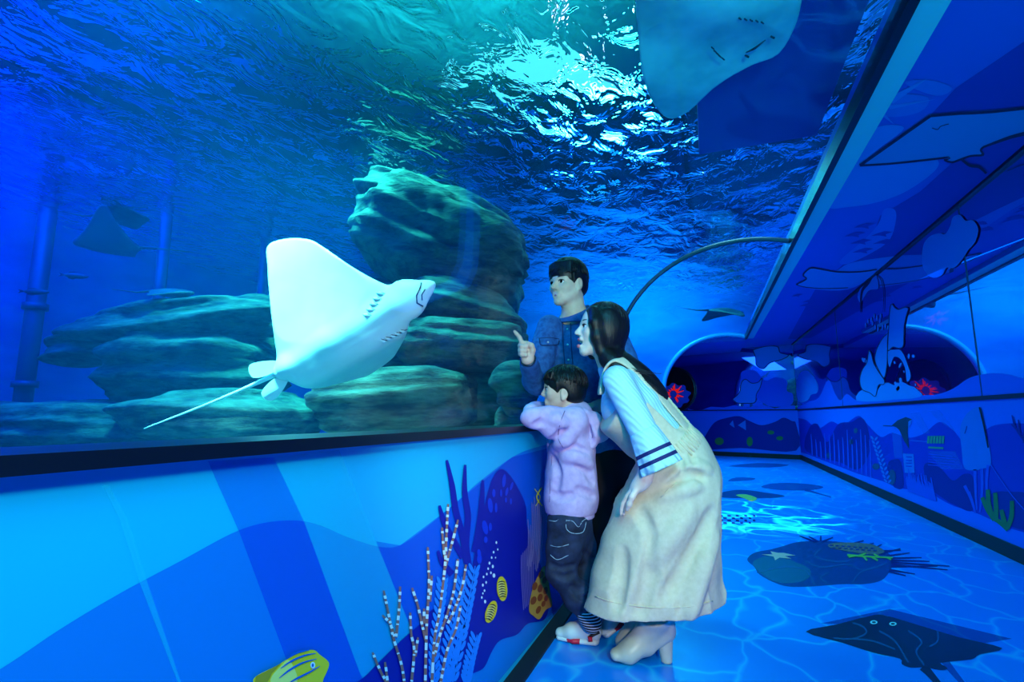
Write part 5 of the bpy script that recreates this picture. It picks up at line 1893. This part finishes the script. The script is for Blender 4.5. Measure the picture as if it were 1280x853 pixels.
def locks(X, Y, Z):
    a = (X - hw.c[0]) * hw.l[0] + (Y - hw.c[1]) * hw.l[1]
    b = (X - hw.c[0]) * hw.f[0] + (Y - hw.c[1]) * hw.f[1]
    return 0.0022 * np.sin(150 * b + 22 * np.sin(9 * Z + 2) + 60 * a) + 0.0015 * np.sin(260 * b - 14 * np.sin(15 * Z))


hair = Hh.build('long_hair', M_hair_f, woman)
cap_strands(hw, (0, -0.09, 0.13), (0.385, 0.45, 0.415), 120, 3, lambda a: 0.75 if abs(((a + PI) % (2 * PI)) - PI) < 0.95 else 2.05, M_strand, hair, 1.008)
rs = np.random.RandomState(4)
mb = MB()
for i in range(70):
    s = -1
    q0 = hw.p(rs.uniform(-0.38, -0.10), rs.uniform(-0.25, 0.16), rs.uniform(0.36, 0.50))
    z1 = rs.uniform(-0.2, 0.15)
    yy_ = rs.uniform(-0.35, 0.15)
    q1 = hw.p(-0.40 + 0.06 * max(0, -yy_ * 2), yy_, 0.12)
    q2 = hw.p(-0.40, yy_ * 0.9 - 0.04, -0.25)
    end = pw(rs.uniform(776, 828), rs.uniform(466, 496), rs.uniform(-0.13, -0.06))
    mid = pw(768 + rs.uniform(-8, 8), 458 + rs.uniform(-6, 6), -0.11)
    P = spline([q0, q1, q2, mid, end], 6, False)
    mb.tube(P, list(np.linspace(0.0016, 0.0010, len(P))), 5)
mb.build('loose_strands', M_strand, hair, True)

# ankle boots with block heels
M_boot = noisy(mat('cream_leather', srgb(196, 204, 186), 0.42, spec=0.5), srgb(186, 196, 176), srgb(206, 214, 196), (14, 14, 14), 4, 0.3, 0.7, bump=0.2, bdist=0.004)
M_sole = mat('tan_boot_sole', srgb(120, 110, 90), 0.6)


def boot(heel, toe, top, name='ankle_boot'):
    f = toe - heel
    f[2] = 0
    f = unit(f)
    l = np.cross(UP, f)
    L = np.linalg.norm((toe - heel)[:2])
    g = heel.copy()
    g[2] = 0
    S = Solid(np.minimum(np.minimum(heel, toe), top) - 0.09, np.maximum(np.maximum(heel, toe), top) + 0.09, 0.004)
    hh = 0.068
    tipc = g + f * (L - 0.040) + UP * 0.030
    ball_ = g + f * (L * 0.68) + UP * 0.036
    arch_ = g + f * (L * 0.40) + UP * 0.066
    heelc = g + f * 0.040 + UP * (hh + 0.036)
    S.slab(heelc, arch_, (0.033, 0.036), (0.033, 0.034), l, 0.02)
    S.slab(arch_, ball_, (0.033, 0.034), (0.044, 0.034), l, 0.02)
    S.slab(ball_, tipc, (0.044, 0.032), (0.030, 0.022), l, 0.02)
    S.slab(heelc + UP * 0.02 + f * 0.006, top, (0.042, 0.052), (0.048, 0.060), l, 0.04)
    S.slab(ball_ + UP * 0.02 - f * 0.02, heelc + UP * 0.06 + f * 0.035, (0.033, 0.030), (0.040, 0.040), l, 0.04)
    S.half(g + UP * 0.005, (0, 0, -1))
    S.half(top, unit(top - heelc), k=0.0)
    S.warp(wrinkle(9, 60, 0.0018))
    b = S.build(name, M_boot, woman)
    Hs = Solid(g - 0.06, g + 0.16, 0.003)
    Hs.slab(g + f * 0.034 + UP * 0.010, g + f * 0.038 + UP * (hh + 0.02), (0.024, 0.022), (0.031, 0.032), l, 0.0)
    Hs.half(g, (0, 0, -1))
    Hs.build('block_heel', M_boot, b)
    mb = MB().tube(spline([tipc - f * 0.045 + l * 0.040 - UP * 0.015, tipc - f * 0.040 + l * 0.030 + UP * 0.017, tipc - f * 0.038 + UP * 0.026, tipc - f * 0.040 - l * 0.030 + UP * 0.017, tipc - f * 0.045 - l * 0.040 - UP * 0.015], 5, False), 0.0016, 6)
    mb.build('toe_seam', M_sole, b, True)


boot(on_z(844, 828, 0), on_z(757, 829, 0), pw(822, 770, 0.03))
boot(on_z(826, 810, 0), on_z(764, 813, 0), pw(812, 766, 0.16))
# ------------------------------------------------------------------ the boy, arms folded on the ledge
DB = 2.32
def pb(px, py, dd=0.0):
    return at(px, py, DB + dd)


sb = DB / F
boy = empty('person', (*pb(722, 700)[:2], 0.0), 'small boy in a lilac hoodie and dark jeans resting folded arms on the ledge', 'person')
hb = Head(pb(702, 487), -SIDE + HEAD * 0.06 + UP * 0.04, 0.202, UP + SIDE * 0.05, child=True)
lo = np.minimum(pb(630, 440, -0.35), pb(800, 440, 0.35)) - 0.06
lo[2] = -0.0
hi = np.maximum(pb(630, 440, 0.35), pb(800, 440, -0.35)) + 0.06
hi[2] = 1.22
B = Solid(lo, hi, 0.004)
hb.skin(B)
B.cone(hb.p(0, -0.12, -0.2), pb(716, 522), 0.044, 0.048, 0.03)
B.loft([(pb(718, 524), 0.105, 0.050), (pb(714, 560), 0.105, 0.072), (pb(712, 610), 0.095, 0.075), (pb(713, 650), 0.105, 0.080)], HEAD, 0.04)
sN, eN, wN = pb(716, 528, -0.115), pb(665, 523, -0.165), pb(662, 522, -0.02)
sF, eF, wF = pb(716, 524, 0.115), pb(668, 515, 0.125), pb(664, 516, -0.01)
for a, b, c in ((sN, eN, wN), (sF, eF, wF)):
    B.chain([a, b, c], [0.034, 0.024, 0.019], 0.02)
hand(B, wN, HEAD + UP * 0.05, -UP, -1, 0.62, (0.15, 0.16, 0.18, 0.2), 0.2, 0.2)
hand(B, wF, -HEAD + UP * 0.12, -UP, 1, 0.62, (0.15, 0.16, 0.18, 0.2), 0.2, 0.2)
kN, aN = pb(702, 712, -0.05), pb(738, 776, -0.02)
kF, aF = pb(732, 712, 0.06), pb(772, 764, 0.10)
hN, hF = pb(710, 655, -0.055), pb(716, 655, 0.055)
for a, b, c in ((hN, kN, aN), (hF, kF, aF)):
    B.chain([a, b, c], [0.058, 0.040, 0.028], 0.03)
B.build('body', M_skin, boy)
hb.features(boy, M_lip, False, 0.015)

# lilac hoodie
M_hood = noisy(mat('lilac_fleece', srgb(206, 176, 222), 0.9), srgb(196, 166, 214), srgb(214, 186, 228), (50, 50, 50), 3, 0.3, 0.7, bump=0.12, bdist=0.002)
Hd = Solid(lo, hi, 0.0045)
secs = [(pb(720, 526), 0.118, 0.062), (pb(714, 556), 0.128, 0.092), (pb(713, 595), 0.124, 0.104), (pb(713, 624), 0.120, 0.106), (pb(713, 640), 0.112, 0.102)]
Hd.loft(secs, HEAD, 0.04)
Hd.cone(pb(712, 512), pb(722, 520), 0.058, 0.070, 0.03)
for a, b, c in ((sN, eN, wN), (sF, eF, wF)):
    b2 = b + (c - b) * 0.75
    Hd.chain([a, a + (b - a) * 0.5, b, b2], [0.062, 0.050, 0.039, 0.034], 0.03)
Hd.cone(pb(700, 548, -0.115), pb(690, 538, -0.14), 0.045, 0.040, 0.03)
Hd.warp(wrinkle(11, 34, 0.0050, (1, 1, 0.8)))
for pts, r in (([(686, 556), (698, 547), (706, 536)], 0.009), ([(696, 562), (714, 560), (734, 566)], 0.010), ([(690, 572), (697, 590), (695, 612)], 0.007),
               ([(720, 580), (734, 590), (743, 604)], 0.008), ([(668, 533), (680, 527), (690, 516)], 0.007), ([(722, 612), (736, 618), (743, 622)], 0.006), ([(690, 618), (704, 622), (716, 620)], 0.006)):
    crease(Hd, pts, r)
for pts, r in (([(690, 560), (706, 552), (716, 540)], 0.012), ([(704, 572), (720, 572), (738, 580)], 0.012), ([(680, 522), (694, 524), (706, 530)], 0.010)):
    fold(Hd, pts, r)
Hd.half(pb(713, 641), (0, 0, -1))
hoodie = Hd.build('hoodie', M_hood, boy)
Rb = Solid(lo, hi, 0.0045)
Rb.slab(pb(713, 631), pb(713.5, 643), (0.122, 0.109), (0.112, 0.101), HEAD, 0.01)
Rb.half(pb(713, 646), (0, 0, -1))
Rb.half(pb(713, 627), (0, 0, 1))
Rb.build('ribbed_hem', M_hood, hoodie)
# the hood lying on his back
Ho = Solid(pb(735, 535) - 0.25, pb(735, 535) + 0.25, 0.0045)
Ho.chain([pb(712, 516, -0.085), pb(728, 519, -0.10), pb(740, 527, -0.066), pb(751, 540, 0.00), pb(748, 540, 0.05), pb(728, 520, 0.10), pb(712, 515, 0.08)],
         [0.020, 0.026, 0.034, 0.036, 0.034, 0.028, 0.022], 0.03)
Ho.ball(pb(739, 540, -0.03), (0.045, 0.105, 0.055), np.array([SIDE, HEAD, UP]), 0.04)
Ho.cone(pb(722, 526, -0.11), pb(738, 556, -0.085), 0.022, 0.018, 0.03)
Ho.cone(pb(728, 524, -0.112), pb(744, 552, -0.095), 0.004, 0.004, 0.015, 'sub')
Ho.warp(wrinkle(2, 40, 0.0035))
crease(Ho, [(722, 522), (732, 538), (738, 554)], 0.008)
hood = Ho.build('hood', M_hood, hoodie)
M_hseam = mat('dark_lilac_seam', srgb(130, 104, 150), 0.9)
seam_on(Ho, [(712, 516), (718, 530), (726, 546), (731, 556)], 'hood_seam', M_hseam, 0.0022, hood)
seam_on(Hd, [(706, 514), (700, 530), (698, 548), (704, 560)], 'armhole_seam', M_hseam, 0.0018, hoodie)
seam_on(Hd, [(690, 570), (688, 600), (687, 628)], 'side_seam', M_hseam, 0.0016, hoodie)

# hair
Hs = Solid(hb.c - 0.22, hb.c + 0.22, 0.0035)
hb.ball(Hs, 0, -0.08, 0.14, (0.400, 0.49, 0.405), 0.02)
hb.ball(Hs, 0, -0.20, -0.08, (0.36, 0.33, 0.30), 0.1)
hb.ball(Hs, 0, 0.62, -0.30, (0.62, 0.42, 0.545), 0.02, 'sub')
for s in (-1, 1):
    hb.ball(Hs, s * 0.40, 0.0, -0.23, (0.16, 0.155, 0.25), 0.02, 'sub')
    hb.cone(Hs, (s * 0.345, 0.125, 0.12), (s * 0.335, 0.10, -0.08), 0.035, 0.015, 0.03)
for i in range(13):
    x = -0.30 + 0.05 * i
    hb.cone(Hs, (x * 0.9, 0.32 - abs(x) * 0.35, 0.34), (x + 0.015 * math.sin(i * 2.3), 0.385 - abs(x) * 0.42, 0.15 + 0.03 * math.sin(i * 1.7)), 0.045, 0.016, 0.02)
Hs.half(hb.p(0, -0.3, -0.32), -hb.u + hb.f * 0.25, k=0.01)
bh = Hs.build('hair', M_hair, boy)
cap_strands(hb, (0, -0.08, 0.14), (0.400, 0.49, 0.405), 170, 1, lambda a: 1.42 + 0.5 * (1 - math.cos(a)) * 0.5 - (0.12 if abs(math.sin(a)) > 0.8 else 0), M_hair, bh)

# jeans
M_jean = noisy(mat('dark_denim', srgb(22, 34, 62), 0.8), srgb(12, 20, 42), srgb(40, 56, 92), (22, 22, 22), 5, 0.3, 0.75, bump=0.2, bdist=0.002)
M_thread = mat('pale_denim_stitching', srgb(150, 170, 190), 0.8)
J = Solid(lo, hi, 0.0045)
J.loft([(pb(713, 636), 0.108, 0.088), (pb(713, 660), 0.118, 0.096)], HEAD, 0.03)
for a, b, c in ((hN, kN, aN), (hF, kF, aF)):
    m1_, m2_ = a + (b - a) * 0.5, b + (c - b) * 0.5
    J.chain([a, m1_, b, m2_, b + (c - b) * 0.80], [0.080, 0.070, 0.060, 0.052, 0.046], 0.03)
J.warp(wrinkle(21, 46, 0.0042, (1, 1, 1.6)))
for pts in ([(688, 706), (700, 712), (716, 708)], [(692, 718), (704, 722), (718, 718)], [(720, 742), (730, 748), (738, 746)], [(714, 734), (724, 738), (732, 734)], [(728, 690), (738, 698), (744, 708)]):
    crease(J, pts, 0.0045, 0.02)
jeans = J.build('jeans', M_jean, boy)


def stitch(pts, dd, name='pocket_stitching', r=0.0016):
    seam_on(J, pts, name, M_thread, r, jeans)


stitch([(708, 650), (708, 661), (716, 667), (729, 665), (733, 650)], -0.128)
stitch([(708, 651), (716, 652), (723, 659), (728, 652), (734, 648)], -0.129)
stitch([(686, 651), (694, 652), (698, 650)], -0.100)
stitch([(688, 682), (698, 684), (711, 681)], -0.128)
stitch([(688, 694), (697, 700), (711, 694)], -0.126)

# striped sock cuffs
M_white = mat('white_knit', srgb(225, 230, 235), 0.8)
M_blk = mat('black_knit', srgb(10, 10, 14), 0.8)
M_stripe = mat('black_white_striped_knit', srgb(225, 230, 235), 0.8)
tc = node(M_stripe, 'ShaderNodeTexCoord')
sx = node(M_stripe, 'ShaderNodeSeparateXYZ')
mu = node(M_stripe, 'ShaderNodeMath', operation='MULTIPLY')
mu.inputs[1].default_value = 85.0
fr_ = node(M_stripe, 'ShaderNodeMath', operation='FRACT')
gt = node(M_stripe, 'ShaderNodeMath', operation='GREATER_THAN')
gt.inputs[1].default_value = 0.62
mixc = node(M_stripe, 'ShaderNodeMix', data_type='RGBA')
mixc.inputs[6].default_value = srgb(10, 10, 16)
mixc.inputs[7].default_value = srgb(215, 222, 230)
link(M_stripe, tc.outputs['Object'], sx.inputs[0])
link(M_stripe, sx.outputs['Z'], mu.inputs[0])
link(M_stripe, mu.outputs[0], fr_.inputs[0])
link(M_stripe, fr_.outputs[0], gt.inputs[0])
link(M_stripe, gt.outputs[0], mixc.inputs[0])
link(M_stripe, mixc.outputs[2], bsdf(M_stripe).inputs['Base Color'])
for (k_, a_) in ((kN, aN), (kF, aF)):
    ax = unit(a_ - k_)
    S = Solid(a_ - 0.14, a_ + 0.14, 0.004)
    L = np.linalg.norm(a_ - k_)
    S.cone(k_ + ax * L * 0.78, a_ + ax * 0.012, 0.042, 0.040, 0.01)
    S.build('striped_ankle_cuff', M_stripe, boy)

# trainers
M_shoe = mat('white_leather', srgb(206, 226, 228), 0.5)
M_red = mat('red_shoe_trim', srgb(206, 24, 60), 0.5)
M_shoeblk = mat('black_shoe_trim', srgb(16, 16, 22), 0.5)


def trainer(heel, toe, ank, up):
    f = unit(toe - heel)
    u_ = unit(np.asarray(up, float) - f * np.dot(up, f))
    l = np.cross(u_, f)
    L = np.linalg.norm(toe - heel)
    A = np.array([l, f, u_])
    c = (heel + toe) / 2
    S = Solid(c - 0.22, c + 0.22, 0.0035)
    def q(x, y, z):
        return heel + l * x + f * (y * L) + u_ * z
    S.slab(q(0, 0.16, 0.040), q(0, 0.62, 0.034), (0.028, 0.034), (0.034, 0.028), l, 0.02)
    S.slab(q(0, 0.62, 0.034), q(0, 0.86, 0.026), (0.034, 0.026), (0.028, 0.020), l, 0.02)
    S.slab(q(0, 0.20, 0.055), q(0, 0.24, 0.088), (0.030, 0.036), (0.032, 0.036), l, 0.03)
    S.slab(q(0, 0.30, 0.072), q(0, 0.60, 0.045), (0.026, 0.022), (0.028, 0.020), l, 0.03)
    S.half(q(0, 0, 0.015), -u_)
    s_ = S.build('trainer', M_shoe, boy)
    So = Solid(c - 0.2, c + 0.2, 0.0035)
    So.slab(q(0, 0.13, 0.012), q(0, 0.55, 0.010), (0.035, 0.018), (0.040, 0.015), l, 0.01)
    So.slab(q(0, 0.55, 0.010), q(0, 0.87, 0.012), (0.040, 0.014), (0.030, 0.014), l, 0.01)
    So.half(q(0, 0, 0.0), -u_)
    o = So.build('chunky_sole', M_shoe, s_)
    o.data.materials.append(M_red)
    off = np.array(world_loc(o))
    for p in o.data.polygons:
        v = (np.array(p.center) + off - heel).dot(f) / L
        w = (np.array(p.center) + off - heel).dot(u_)
        if 0.42 < v < 0.68 and w < 0.024:
            p.material_index = 1
    for y in (0.42, 0.50, 0.58):
        MB().tube(spline([q(-0.026, y, 0.060), q(0, y, 0.085 - (y - 0.42) * 0.13), q(0.026, y, 0.060)], 5, False), 0.0032, 6).build('lace', M_shoe, s_, True)
    MB().tube([q(0.031, 0.48, 0.052), q(0.033, 0.60, 0.045)], 0.004, 6).build('red_flash', M_red, s_, True)
    MB().tube([q(0.028, 0.66, 0.050), q(0.020, 0.72, 0.050)], 0.005, 6).build('red_flash', M_red, s_, True)
    MB().tube([q(0.036, 0.16, 0.032), q(0.040, 0.24, 0.030)], 0.011, 8).build('red_heel_pad', M_red, s_, True)
    MB().tube([q(0.030, 0.02, 0.060), q(0.036, 0.16, 0.045), q(0.036, 0.22, 0.036)], 0.007, 8).build('black_heel_strap', M_shoeblk, s_, True)
    return s_


trainer(on_z(752, 806, 0), on_z(692, 798, 0), aN, UP)
h2, t2 = pb(792, 768, 0.09), on_z(755, 801, 0.012)
trainer(h2, t2, aF, unit(UP * 0.6 - SIDE * 0.8))
# ------------------------------------------------------------------ the man behind them, pointing at the glass
DM = 2.64
def pm(px, py, dd=0.0):
    return at(px, py, DM + dd)


sm = DM / F
man = empty('person', (*pm(770, 760, 0.15)[:2], 0.0), 'young man in a blue denim shirt standing behind the boy and pointing at the glass', 'person')
fm = -SIDE * math.sin(math.radians(50)) - HEAD * math.cos(math.radians(50))
hm = Head(pm(709, 356, -0.03), fm, 0.232, UP + SIDE * 0.03)
lo = np.minimum(pm(620, 320, -0.55), pm(860, 320, 0.45)) - 0.05
lo[2] = 0.0
hi = np.maximum(pm(620, 320, 0.45), pm(860, 320, -0.55)) + 0.05
hi[2] = 1.84
B = Solid(lo, hi, 0.0043)
hm.skin(B)
TR = unit(SIDE - HEAD * 0.16)                       # across his shoulders
B.cone(hm.p(0, -0.12, -0.2), pm(719, 400, 0.0), 0.060, 0.062, 0.03)
trunk = [(pm(722, 406, 0.015), 0.162, 0.052), (pm(726, 432, 0.0), 0.175, 0.095), (pm(738, 480, 0.02), 0.155, 0.095), (pm(752, 525, 0.06), 0.145, 0.095), (pm(764, 562, 0.09), 0.155, 0.105)]
B.loft(trunk, TR, 0.05)
sR, eR, wR = pm(686, 410, -0.03), pm(668, 478, -0.19), pm(660, 450, -0.385)
sL, eL, wL = pm(765, 414, -0.02), pm(800, 492, -0.02), pm(752, 507, -0.12)
for a, b, c in ((sR, eR, wR), (sL, eL, wL)):
    B.chain([a, b, c], [0.048, 0.040, 0.027], 0.03)
# pointing hand: knuckles to the viewer, index finger out toward the glass
def ph(px, py, dd):
    return pm(px, py, -0.40 + dd)


B.slab(ph(660, 448, 0.015), ph(657, 433, 0.010), (0.030, 0.020), (0.032, 0.024), HEAD * 0.6 + SIDE * 0.6, 0.02)
B.chain([ph(657, 431, 0.005), ph(652.5, 429, -0.005), ph(649.5, 422, 0.0), ph(645.8, 417.6, 0.004), ph(643.2, 414.6, 0.006)], [0.0105, 0.0105, 0.0095, 0.0085, 0.0070], 0.004)
for (k0, y, w) in ((0, 432.5, 1.0), (1, 438.0, 0.97), (2, 443.0, 0.88)):
    B.chain([ph(661, y - 0.5, 0.022), ph(653.5, y - 1.5, 0.020), ph(650.0, y - 0.2, 0.002), ph(652.0, y + 0.8, -0.018), ph(657.0, y + 1.2, -0.022), ph(659.5, y + 0.6, -0.010)],
            [0.0115 * w, 0.0115 * w, 0.0105 * w, 0.0100 * w, 0.0095 * w, 0.0080 * w], 0.004)
B.chain([ph(663.5, 446, 0.0), ph(666.0, 438, -0.014), ph(664.5, 432, -0.024), ph(660.5, 429.5, -0.022)], [0.0145, 0.0125, 0.0110, 0.0090], 0.006)
# the other hand rests on the boy's back
hand(B, wL, pm(734, 511, -0.12) - wL, -UP * 0.8 - HEAD * 0.5, 1, 0.98, (0.10, 0.12, 0.14, 0.18), 0.2, 0.2)
hpR, kR, aR = pm(752, 566, 0.09), pm(746, 655, 0.06), pm(752, 748, 0.16)
hpL, kL, aL = pm(778, 566, 0.09), pm(788, 655, 0.06), pm(793, 748, 0.16)
for a, b, c in ((hpR, kR, aR), (hpL, kL, aL)):
    B.chain([a, b, c], [0.082, 0.056, 0.040], 0.03)
B.build('body', M_skin, man)
hm.features(man, M_lip, False, 0.022)

# denim shirt
M_denim = noisy(mat('blue_denim_shirt', srgb(26, 84, 150), 0.8), srgb(18, 66, 128), srgb(40, 104, 172), (40, 40, 40), 4, 0.3, 0.7, bump=0.15, bdist=0.002)
S = Solid(lo, hi, 0.005)
S.loft([(c - UP * (0.050 if i_ == 0 else 0), w + 0.016, dp + 0.020) for i_, (c, w, dp) in enumerate(trunk[:-1])] + [(pm(762, 558, 0.09), 0.170, 0.122)], TR, 0.05)
for a, b, c in ((sR, eR, wR), (sL, eL, wL)):
    S.chain([a, a + (b - a) * 0.5, b, b + (c - b) * 0.86], [0.066, 0.058, 0.053, 0.040], 0.03)
S.warp(wrinkle(31, 36, 0.0042))
S.half(pm(762, 566, 0.09), (0, 0, -1))
shirt = S.build('denim_shirt', M_denim, man)
# stand collar, open at the throat
Cn = Solid(hm.c - np.array([0.2, 0.2, 0.35]), hm.c + np.array([0.2, 0.2, 0.0]), 0.004)
Cn.cone(pm(716, 374, -0.01), pm(720, 404, -0.01), 0.078, 0.096, 0.0)
Cn.cone(pm(716, 366, -0.01), pm(720, 412, -0.01), 0.068, 0.082, 0.0, 'sub')
Cn.cone(pm(705, 384, -0.11), pm(708, 410, -0.11), 0.036, 0.010, 0.01, 'sub')
Cn.half(pm(716, 390, -0.01), unit(UP + fm * 0.55))
Cn.half(pm(718, 406), (0, 0, -1))
Cn.build('stand_collar', M_denim, shirt)
# placket, buttons, pocket flaps, wrapped to the chest
fc = unit(np.cross(TR, UP))
if fc.dot(HEAD) > 0:
    fc = -fc


def chest(px, py, lift=0.0):
    """point on the front of the shirt under a pixel"""
    d0 = ray(px, py)
    d0 = d0 / np.linalg.norm(d0)
    best = None
    ts = np.linspace(2.0, 2.95, 240)
    for t in ts:
        p = EYE + d0 * t
        i = np.round((p - lo) / 0.005).astype(int)
        if np.all(i >= 0) and np.all(i < S.n) and S.d[tuple(i)] < 0.002:
            best = p
            break
    if best is None:
        best = EYE + d0 * 2.5
    return best - d0 * lift


def seam(pts, name, m, r, parent=None):
    P = [chest(a, b, 0.002) for a, b in spline(pts, 5, False)]
    return MB().tube(P, r, 6).build(name, m, parent or shirt, True)


M_seamd = mat('dark_denim_seam', srgb(14, 48, 104), 0.8)
M_button = mat('pale_button', srgb(190, 200, 205), 0.3)
seam([(703, 404), (704, 430), (706, 455)], 'placket_edge', M_seamd, 0.0028)
seam([(713, 402), (714, 430), (716, 455)], 'placket_edge', M_seamd, 0.0028)
for (a, b) in ((709, 411.5), (709.5, 431), (710.5, 450)):
    c = chest(a, b, 0.003)
    MB().tube([c - fc * 0.002, c + fc * 0.003], [0.0058, 0.0050], 12).build('button', M_button, shirt, True)
fl = seam([(674, 423), (676, 431), (686, 431.5), (697, 431), (699, 426)], 'pocket_flap', M_seamd, 0.003)
seam([(674, 423), (686, 422), (699, 424)], 'pocket_seam', M_seamd, 0.0018)
c = chest(685, 428, 0.004)
MB().tube([c - fc * 0.002, c + fc * 0.003], [0.005, 0.0045], 12).build('button', M_button, fl, True)
# watch band at the cuff
M_band = mat('steel_bracelet', srgb(60, 70, 85), 0.3, 0.8)
wax = unit(wR - eR)
u1 = unit(np.cross(wax, UP))
u2 = np.cross(wax, u1)
MB().tube([wR + wax * 0.004 + (u1 * math.cos(a) + u2 * math.sin(a)) * 0.031 for a in np.linspace(0, 2 * PI, 25)], 0.005, 6, False).build('bracelet', M_band, man, True)

# hair: short crop with a full fringe
Hs = Solid(hm.c - 0.24, hm.c + 0.24, 0.0035)
hm.ball(Hs, 0, -0.07, 0.195, (0.385, 0.47, 0.425), 0.02)
hm.ball(Hs, 0, -0.22, -0.02, (0.33, 0.30, 0.28), 0.08)
hm.ball(Hs, 0, 0.62, -0.30, (0.62, 0.40, 0.53), 0.02, 'sub')
for s in (-1, 1):
    hm.ball(Hs, s * 0.42, -0.02, -0.16, (0.20, 0.14, 0.27), 0.02, 'sub')
    hm.cone(Hs, (s * 0.345, 0.16, 0.16), (s * 0.335, 0.125, -0.03), 0.045, 0.018, 0.03)
for i in range(15):
    x = -0.32 + 0.0457 * i
    hm.cone(Hs, (x * 0.92, 0.34 - abs(x) * 0.40, 0.42), (x + 0.02, 0.395 - abs(x) * 0.45, 0.195 + 0.018 * math.sin(i * 2.1)), 0.055, 0.022, 0.02)
Hs.half(hm.p(0, -0.3, -0.24), -hm.u + hm.f * 0.2, k=0.01)
mh = Hs.build('hair', M_hair, man)
cap_strands(hm, (0, -0.07, 0.195), (0.385, 0.47, 0.425), 170, 2, lambda a: 1.48 + 0.36 * (1 - math.cos(a)) * 0.5 - (0.10 if abs(math.sin(a)) > 0.8 else 0), M_hair, mh)

# black trousers and shoes
M_trouser = noisy(mat('black_trousers', srgb(10, 11, 15), 0.85), srgb(4, 4, 6), srgb(10, 10, 14), (20, 20, 20), 4)
Tr = Solid(lo, hi, 0.0055)
Tr.loft([(pm(760, 548, 0.085), 0.158, 0.108), (pm(765, 572, 0.09), 0.168, 0.115)], TR, 0.03)
for a, b, c in ((hpR, kR, aR), (hpL, kL, aL)):
    Tr.chain([a, b, c], [0.094, 0.068, 0.056], 0.03)
Tr.warp(wrinkle(41, 36, 0.004, (1, 1, 1.5)))
Tr.build('trousers', M_trouser, man)
M_mshoe = mat('black_shoe_leather', srgb(12, 12, 15), 0.4)
for a in (aR, aL):
    g = a.copy()
    f = unit(-HEAD * 0.9 - SIDE * 0.3)
    g = np.array([a[0], a[1], 0.0])
    l = np.cross(UP, f)
    Sh = Solid(g - 0.25, g + 0.25, 0.005)
    Sh.slab(g - f * 0.03 + UP * 0.045, g + f * 0.10 + UP * 0.035, (0.036, 0.045), (0.046, 0.034), l, 0.03)
    Sh.slab(g + f * 0.10 + UP * 0.035, g + f * 0.155 + UP * 0.030, (0.046, 0.032), (0.036, 0.026), l, 0.02)
    Sh.cone(g + UP * 0.05, g + UP * 0.11, 0.046, 0.046, 0.03)
    Sh.half(g + UP * 0.004, (0, 0, -1))
    Sh.build('shoe', M_mshoe, man)
